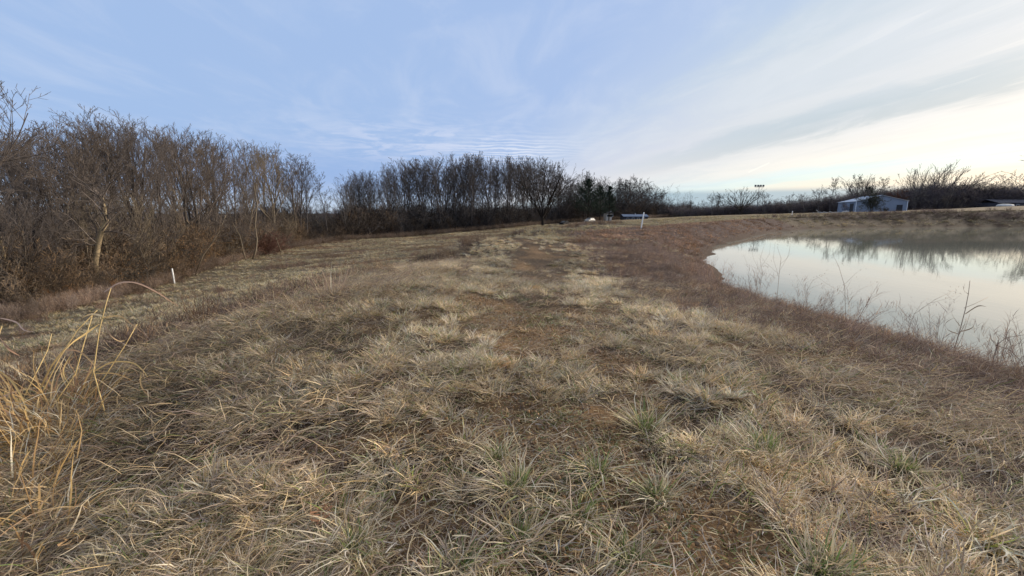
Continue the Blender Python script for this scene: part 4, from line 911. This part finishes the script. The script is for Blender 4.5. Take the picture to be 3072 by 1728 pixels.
# sports light mast
M_STEEL = simple('mast_steel', (.16, .18, .20), .5, .1, 2)
lx = xat(756.5, 235); lz = H1(lx, 235); e = empty('light_mast', (lx, 235, lz)); mh = tree_h(756.5, lx, 235, 185.5)
polyobj('pole', [(0, 0, -.5), (0, 0, mh * .5), (0, 0, mh)], [.22, .17, .12], M_STEEL, e, 10)
box('crossarm', -2.4, 2.4, -.08, .08, mh - .9, mh - .7, M_STEEL, e)
for i in range(4):
    xx = -2.1 + 1.4 * i; f_ = box('floodlight', xx - .42, xx + .42, -.45, .15, mh - .6, mh + .35, M_STEEL, e, .08); box('lamp_glass', xx - .34, xx + .34, -.50, -.46, mh - .5, mh + .25, M_LAMP, f_)
tag(e, 'tall sports-field light mast with a row of floodlights above the distant trees', 'light mast')

# debris by the shed, white boat under the trees, straw bales
M_PALE = simple('pale_timber', (.42, .42, .42), .8, .2, 2)
def debris(u, y, n, seed, label, spread=2.5):
    rng = R(seed); x = xat(u, y); e = empty('debris_pile', (x, y, H1(x, y)))
    for i in range(n):
        L = rng.uniform(1.2, 2.6); a = rng.uniform(-.5, .5); o = box('board', -L / 2, L / 2, -.12, .12, -.05, .05 + rng.random() * .1, M_PALE, e); o.location = (rng.normal(0, spread * .4), rng.normal(0, .5), .2 + rng.random() * .5); o.rotation_euler = (rng.normal(0, .2), rng.normal(0, .3), a)
    tag(e, label, 'debris pile')
debris(820, 150, 6, 1, 'pale heap of boards farthest left of the metal shed', 3.0); debris(835, 146, 6, 2, 'pale heap of boards just left of the metal shed', 2.6); debris(845, 143, 4, 3, 'few tilted boards by the corner of the metal shed', 1.5)
bx, by = xat(1004, 140), 140.0; e = empty('covered_boat', (bx, by, H1(bx, by)))
rings = []; hb = [(-2.6, .25, .45), (-2.2, .9, .8), (-.8, 1.1, .95), (1.0, 1.05, .9), (2.2, .6, .7), (2.7, .1, .55)]
V = []; k = 9
for xx, w_, h_ in hb: V += [(xx, w_ * cos(pi * j / (k - 1)), .35 + h_ * sin(pi * j / (k - 1)) * .8) for j in range(k)]
Fs = [(i * k + j, i * k + j + 1, (i + 1) * k + j + 1, (i + 1) * k + j) for i in range(len(hb) - 1) for j in range(k - 1)] + [tuple(range(k)), tuple(range((len(hb) - 1) * k, len(hb) * k))[::-1]]
bm_mesh('cover', V, Fs, M_WSIDE, e); box('trailer_frame', -2.4, 2.4, -.7, .7, .15, .3, M_STEEL, e); tag(e, 'white tarped low shape beside the dark house at the right edge', 'tarp')

# ------------------------------------------------------------------ individual plants in the foreground
def tussock(u, v, dia, label, seed, n=170, green=.35, pal=STRAW, curl=(.9, 1.8), w=(.003, .0065), tall=1.0):
    x, y, z = hit(u, v); e = empty('grass_tussock', (x, y, z))
    dia *= .82; V, Q, c = tuft(R(seed), n=n, R=dia * .16, L=(dia * .22, dia * .75), w=w, green=green, l0=(.35, 1.25), l1=(curl[0] + .25, curl[1]), pal=pal, k=6, wav=.2); V[:, 2] *= tall * .8
    o = link('dry_blades', mesh_np('dry_blades', V, Q, np.clip(c, 0, 1)), e, M_PLANT); o['kind'] = 'stuff'
    V, Q, c = tuft(R(seed + 500), n=int(n * .45), R=dia * .09, L=(dia * .14, dia * .34), w=w, green=1.0, l0=(.0, .8), l1=(.3, 1.1), k=4)
    if green > .1: o = link('green_shoots', mesh_np('green_shoots', V, Q, np.clip(c, 0, 1)), e, M_PLANT); o['kind'] = 'stuff'
    tag(e, label, 'grass tussock', 'large grass tussocks in the foreground')
PALE = np.array([(.64, .54, .36), (.52, .44, .32), (.70, .60, .42)])
for a in [(644, 431, .50, 'upright yellow-green tussock beyond the bare soil patch, farthest of the large ones', 401, 210, .40, STRAW, (.7, 1.5)),
          (597, 473, .44, 'flat star-shaped tussock with dark green heart left of the bare slope', 402, 150, .45),
          (656, 497, .40, 'bristly pale tussock with a green base beside the ochre soil', 403, 140, .35, PALE, (.7, 1.6)),
          (514, 491, .52, 'wide straw-coloured tussock nearest the middle of the lower picture', 404, 210, .2),
          (497, 462, .42, 'grey-straw tussock directly behind the wide middle one', 405, 150, .2, PALE),
          (580, 520, .40, 'loose spidery tussock with green blades reaching left', 406, 120, .4),
          (518, 542, .46, 'straw tussock just below the wide middle one', 407, 150, .3),
          (628, 562, .40, 'curved-bladed tussock at the bottom edge right of middle', 408, 130, .35, PALE),
          (355, 549, .46, 'large tussock with long blades swept up to the right, bottom left of middle', 409, 190, .2),
          (461, 569, .36, 'tussock cut by the bottom edge left of middle', 410, 120, .25),
          (764, 456, .62, 'broad sprawling green-centred tussock right of the bare soil', 411, 240, .35),
          (899, 470, .50, 'sprawling straw tussock on the right slope', 413, 190, .25),
          (821, 573, .50, 'yellow-green tussock cut by the bottom edge on the right', 414, 170, .5, STRAW, (.5, 1.2))]: tussock(*a)
tussock(703, 462, .26, 'small bleached white star-like tuft beside the broad sprawling tussock', 412, 60, 0.0, np.array([(.62, .58, .52)]), (1.2, 1.7))
tussock(990, 546, .46, 'bleached tussock of wide curling blades near the lower right corner', 415, 60, .08, np.array([(.55, .54, .42), (.60, .57, .47)]), (1.3, 2.6), (.007, .013))

# oak leaves
M_LEAF = simple('oak_leaf', (.36, .17, .085), .7, .2, 30)
M_LEAF2 = simple('tan_leaf', (.44, .27, .13), .7, .2, 30)
def oak_leaf(u, v, size, rz, mat, label, tilt=.3):
    x, y, z = hit(u, v); o_ = []
    half = [(0, 0), (.05, .06), (.18, .10), (.10, .20), (.34, .30), (.40, .40), (.16, .40), (.14, .50), (.44, .62), (.42, .72), (.18, .66), (.14, .78), (.26, .92), (.12, .96), (.0, 1.0)]
    L_ = half + [(-a * .92, b_) for a, b_ in half[-2:0:-1]]
    V = [(a * size, (b_ - .5) * size, size * (.35 * abs(a) - .12 * (b_ - .5) ** 2 * 4 + .05 * sin(b_ * 9))) for a, b_ in L_]
    nv = len(V); mid = [(0, (t - .5) * size, size * -.02) for t in np.linspace(0.02, .98, 8)]; V += mid; h = len(half); Fs = []
    for i in range(nv):
        j = (i + 1) % nv; ty = ((V[i][1] + V[j][1]) / 2 / size + .5); m_ = nv + int(round(np.clip((ty - .02) / .96 * 7, 0, 7))); Fs.append((i, j, m_))
    e = empty('oak_leaf', (x, y, z + .05), rz); e.rotation_euler = (tilt, -.15, rz)
    o = bm_mesh('blade', V, Fs, mat, e); md = o.modifiers.new('thick', 'SOLIDIFY'); md.thickness = .0006
    polyobj('leaf_stem', [(0, -.5 * size, 0), (.03 * size, -.72 * size, .02 * size), (.08 * size, -.9 * size, .0)], [.0012, .001, .0008], mat, e, 5)
    tag(e, label, 'leaf')
oak_leaf(322, 528, .105, radians(15), M_LEAF, 'reddish-brown lobed oak leaf lying on the grass in the lower left')
oak_leaf(76, 553, .10, radians(70), M_LEAF2, 'tan curled leaf near the bottom left corner', .5)
oak_leaf(620, 415, .06, radians(-40), M_LEAF2, 'small pale leaf on the bare soil beyond the star-shaped tussock', .1)

# golden reed-like grass at the left edge
def strap(P_, w0_, mat, parent, name='leaf_blade', c0=(.55, .38, .18), c1=None, twist=.8, fold=.3):
    P_ = np.asarray(P_, float); w0 = w0_ * .72
    # resample smoothly
    n = 4 * (len(P_) - 1) + 1; t = np.linspace(0, len(P_) - 1, n); Q_ = np.zeros((n, 3))
    for i, tt in enumerate(t):
        k = min(int(tt), len(P_) - 2); f = tt - k; p0, p1, p2, p3 = P_[max(k - 1, 0)], P_[k], P_[k + 1], P_[min(k + 2, len(P_) - 1)]
        Q_[i] = .5 * ((2 * p1) + (-p0 + p2) * f + (2 * p0 - 5 * p1 + 4 * p2 - p3) * f * f + (-p0 + 3 * p1 - 3 * p2 + p3) * f ** 3)
    T = np.gradient(Q_, axis=0); T /= np.linalg.norm(T, axis=1, keepdims=True) + 1e-9; V = []
    for i in range(n):
        f = i / (n - 1); s = unit(np.cross(T[i], np.array([sin(twist * f * 3), -1 * cos(twist * f), .35]))); nn = np.cross(T[i], s); w = w0 * .5 * min(1, (1.04 - f) * 2.0) * (.6 + .4 * min(1, f * 6))
        V += [Q_[i] - s * w, Q_[i] + nn * w * fold, Q_[i] + s * w]
    Q = []
    for i in range(n - 1): Q += [(3 * i, 3 * i + 1, 3 * i + 4, 3 * i + 3), (3 * i + 1, 3 * i + 2, 3 * i + 5, 3 * i + 4)]
    c1 = c1 or c0; col = np.array([np.array(c0) * (1 - i / (n - 1)) + np.array(c1) * (i / (n - 1)) for i in range(n)]).repeat(3, 0) * (1 + .12 * np.sin(np.arange(3 * n)))[:, None]
    return link(name, mesh_np(name, V, Q, np.clip(col, 0, 1), True), parent, mat)
M_STALK = simple('golden_stalk', (.56, .40, .17), .55, .25, 25)
K = 1024 / 2576
def P2(pts2576, y, dy=0.0, o=(0, 0, 0)):
    n = len(pts2576); return [at(a * K, b_ * K, y + dy * i / max(1, n - 1)) - np.array(o) for i, (a, b_) in enumerate(pts2576)]
gx_, gy_, gz_ = hit(32, 432); e = empty('tall_golden_grass', (gx_, gy_, gz_)); o3 = (gx_, gy_, gz_); Y0 = gy_
ST = [[(330, 1180), (270, 1060), (235, 935), (250, 830), (268, 760), (280, 722)], [(60, 1120), (120, 1040), (190, 940), (215, 850), (232, 795)],
      [(20, 1130), (90, 1020), (150, 900), (195, 830), (245, 780)], [(130, 1110), (200, 1040), (275, 930), (320, 860), (345, 815)], [(40, 1150), (60, 1000), (120, 880), (130, 840)], [(10, 1140), (-10, 1000), (-20, 900), (5, 820)]]
for i, s_ in enumerate(ST):
    P_ = P2(s_, Y0 + .1 * i - .1, .35, o3); P_[0][2] = 0 if i else P_[0][2] ; polyobj('stalk', P_, [.0042 - .0026 * j / len(P_) for j in range(len(P_))], M_STALK, e, 6)
CG = (.60, .42, .18); CB = (.46, .27, .17); CP_ = (.55, .40, .32)
LV = [([(262, 735), (300, 712), (345, 712), (395, 735), (425, 755), (450, 770)], .012, CP_, CB), ([(258, 800), (300, 795), (330, 815), (370, 845)], .012, CG, CB), ([(258, 795), (230, 790), (205, 800)], .016, (.62, .52, .36), CG),
      ([(250, 815), (215, 840), (185, 860), (165, 880)], .014, CG, CG), ([(262, 815), (280, 845), (300, 858), (315, 856)], .010, CP_, CG), ([(165, 880), (200, 885), (235, 915), (240, 930)], .012, CB, CG),
      ([(170, 870), (130, 920), (100, 980), (85, 1000)], .014, CG, CG), ([(236, 935), (280, 912), (330, 912), (358, 930), (372, 950)], .012, CG, CG), ([(240, 940), (290, 940), (335, 960), (340, 985), (325, 1000)], .010, CG, CB),
      ([(250, 1010), (300, 1000), (320, 1040), (312, 1070)], .012, CG, CG), ([(250, 1010), (290, 1020), (305, 1050), (290, 1075)], .010, CB, CG), ([(355, 935), (355, 970), (380, 1000), (400, 1005)], .010, CG, CB),
      ([(200, 1010), (230, 1030), (235, 1070), (215, 1090)], .014, CG, CG), ([(180, 890), (160, 930), (170, 960), (200, 975)], .010, CG, CG), ([(310, 1080), (345, 1050), (352, 1080), (330, 1110)], .010, CG, CG),
      ([(0, 800), (40, 810), (60, 830), (85, 835)], .010, CP_, CP_), ([(0, 850), (25, 880), (50, 895)], .016, CP_, CB), ([(0, 1000), (40, 985), (85, 975)], .014, CP_, CG), ([(5, 1080), (60, 1060), (110, 1040), (160, 1045)], .012, CG, CG),
      ([(20, 1120), (100, 1085), (180, 1075), (230, 1085)], .012, CG, CG), ([(0, 1130), (50, 1110), (130, 1120), (200, 1150)], .012, CG, CB), ([(0, 935), (30, 960), (60, 1010), (70, 1060)], .014, CG, CG)]
for i, (s_, w_, a_, b_) in enumerate(LV): strap(P2(s_, Y0 + .12 + .05 * (i % 5), .22 * ((-1) ** i), o3), w_, M_PLANT, e, c0=a_, c1=b_)
V, Q, c = tuft(R(601), n=760, R=.36, L=(.15, .62), w=(.004, .009), green=.0, l0=(.1, 1.0), l1=(.9, 2.6), pal=GOLD, k=7, wav=.24)
o = link('fine_blades', mesh_np('fine_blades', V, Q, np.clip(c, 0, 1)), e, M_PLANT); o['kind'] = 'stuff'
tag(e, 'tall golden dry reed-like grass with arching leaves at the left edge', 'tall grass')
# a second lower golden clump by the lower left corner
def goldclump(u, v, n, L, label, seed, pal=GOLD, Rr=.2, l1=(.9, 2.4)):
    x, y, z = hit(u, v); V, Q, c = tuft(R(seed), n=n, R=Rr, L=L, w=(.003, .008), green=.0, l0=(.1, .9), l1=l1, pal=pal, k=6, wav=.15)
    o = link('dry_grass_clump', mesh_np('dry_grass_clump', V, Q, np.clip(c, 0, 1)), None, M_PLANT); o.location = (x, y, z); tag(o, label, 'dry grass')
goldclump(4, 505, 140, (.2, .5), 'golden dry grass clump at the left edge below the tall reed-like grass', 611)
goldclump(52, 395, 120, (.2, .5), 'fine golden grass just behind the tall reed-like grass', 612, GOLD * .85)
goldclump(14, 470, 170, (.15, .45), 'rust-gold dry grass sprawled directly under the tall reed-like grass', 616, GOLD * .9, .28)
goldclump(70, 440, 110, (.12, .38), 'loose golden blades right of the foot of the tall reed-like grass', 617, GOLD * .95, .2)
goldclump(20, 560, 110, (.15, .4), 'golden dry grass in the bottom left corner', 618, GOLD, .2)
goldclump(246, 315, 60, (.25, .5), 'upright pinkish straw tuft on the left shoulder of the dam', 613, np.array([(.50, .38, .27), (.42, .30, .24)]), .12, (.1, .6))
goldclump(330, 297, 50, (.3, .55), 'thin upright straw stems among the brown weeds on the left shoulder', 614, np.array([(.50, .38, .25), (.42, .30, .24)]), .12, (.1, .5))
goldclump(388, 345, 24, (.1, .3), 'small straw spray on the grass right of the left shoulder weeds', 615, np.array([(.50, .40, .25)]), .05, (.1, .6))

# dead weeds at the pond side on the right
M_STEM = simple('dead_weed_stem', (.33, .24, .17), .8, .2, 20); M_STEMD = simple('dark_weed_stem', (.12, .09, .075), .8, .2, 20)
def weedstem(main, y, dy, branches, label, rad=.008, mat=None, leaves=(), seeds=0, seed=1):
    P_ = P2(main, y, dy); g = H1(P_[0][0], P_[0][1]); o_ = np.array([P_[0][0], P_[0][1], g]); e = empty('dead_weed', tuple(o_)); P_[0][2] = g - .05
    mat = mat or M_STEM; Q_ = [p - o_ for p in P_]; rad *= .62; polyobj('stem', Q_, [rad * (1 - .7 * i / len(Q_)) for i in range(len(Q_))], mat, e, 6)
    for b_ in branches:
        B_ = [p - o_ for p in P2(b_, y + dy * .6, .15)]; polyobj('branch', B_, [rad * .45 * (1 - .5 * i / len(B_)) for i in range(len(B_))], mat, e, 5)
    for lf in leaves: strap([p - o_ for p in P2(lf, y + dy * .6, .1)], .018, M_PLANT, e, name='leaf', c0=(.38, .29, .20), c1=(.33, .25, .19))
    if seeds:
        rng = R(seed); T = [p for b_ in branches for p in [q - o_ for q in P2(b_, y + dy * .6, .15)]] + Q_[len(Q_) // 2:]; B2 = np.array([T[int(rng.integers(0, len(T)))] + rng.normal(0, .05, 3) for _ in range(seeds)])
        V, Q, c = ribbons(B2, rng.uniform(0, 6.3, seeds), rng.uniform(.3, 1.5, seeds), rng.uniform(.5, 2, seeds), rng.uniform(.015, .05, seeds), rng.uniform(.003, .008, seeds), pick(rng, BROWN, seeds), pick(rng, BROWN, seeds), 2)
        o = link('seed_heads', mesh_np('seed_heads', V, Q, np.clip(c, 0, 1)), e, M_PLANT); o['kind'] = 'stuff'
    tag(e, label, 'weed', 'dead weed stems by the pond'); return e
weedstem([(2392, 925), (2400, 880), (2415, 830), (2428, 780), (2436, 740), (2440, 706)], 4.6, .3, [[(2425, 775), (2450, 765), (2485, 748)], [(2408, 850), (2425, 820), (2432, 800)], [(2398, 890), (2420, 850), (2440, 790)]],
         'tall dead stalk with curled leaves against the water on the right', .010, leaves=[[(2436, 740), (2424, 728), (2428, 712)], [(2410, 840), (2385, 830), (2380, 812), (2400, 800)], [(2412, 835), (2445, 825), (2450, 805), (2432, 792)], [(2415, 820), (2395, 790), (2400, 770)], [(2428, 790), (2460, 770), (2482, 772)]])
weedstem([(2470, 1010), (2490, 950), (2500, 900), (2512, 855)], 4.0, .2, [[(2505, 870), (2530, 850), (2576, 842), (2620, 850)], [(2505, 868), (2540, 880), (2570, 910), (2590, 950)]], 'dark bent stalk near the right edge against the water', .011, M_STEMD, leaves=[[(2508, 868), (2490, 850), (2460, 855)]])
weedstem([(1957, 740), (1960, 690), (1965, 650), (1955, 620)], 9.5, .3, [[(1962, 680), (1985, 640), (1990, 590)], [(1960, 700), (1945, 650), (1950, 610)], [(1962, 665), (1980, 650), (1988, 620)], [(1960, 690), (1925, 660), (1910, 640)]], 'tallest thin twiggy stems above the pond bank near its left end', .007, seeds=60, seed=4)
weedstem([(1905, 735), (1918, 690), (1912, 650), (1925, 610)], 10.2, .3, [[(1915, 690), (1895, 650), (1890, 620)], [(1916, 670), (1935, 640), (1940, 600)], [(1914, 680), (1880, 665), (1870, 640)]], 'fine purplish twiggy stems left of the tallest pondside stems', .006, seeds=80, seed=5)
weedstem([(2140, 790), (2125, 720), (2110, 670), (2095, 640)], 7.4, .3, [[(2135, 760), (2160, 730), (2200, 712)], [(2130, 740), (2090, 720), (2060, 700)], [(2125, 715), (2150, 690), (2170, 675)]], 'arching seed-headed weed in the middle of the pond bank', .006, seeds=90, seed=6)
weedstem([(2270, 850), (2300, 790), (2350, 755), (2400, 730)], 5.8, .3, [[(2300, 790), (2320, 760), (2335, 750)], [(2330, 765), (2380, 752), (2410, 738)], [(2290, 805), (2260, 770), (2240, 760)]], 'long thin weed leaning right over the water left of the tall stalk', .005, seeds=90, seed=7)
weedstem([(2020, 760), (2030, 730), (2045, 705), (2075, 690)], 8.4, .3, [[(2030, 730), (2050, 720), (2080, 710)], [(2028, 735), (2010, 705), (2000, 690)]], 'low arching weed between the twiggy stems and the seed-headed weed', .005, seeds=80, seed=8)
print('trees', cnt)
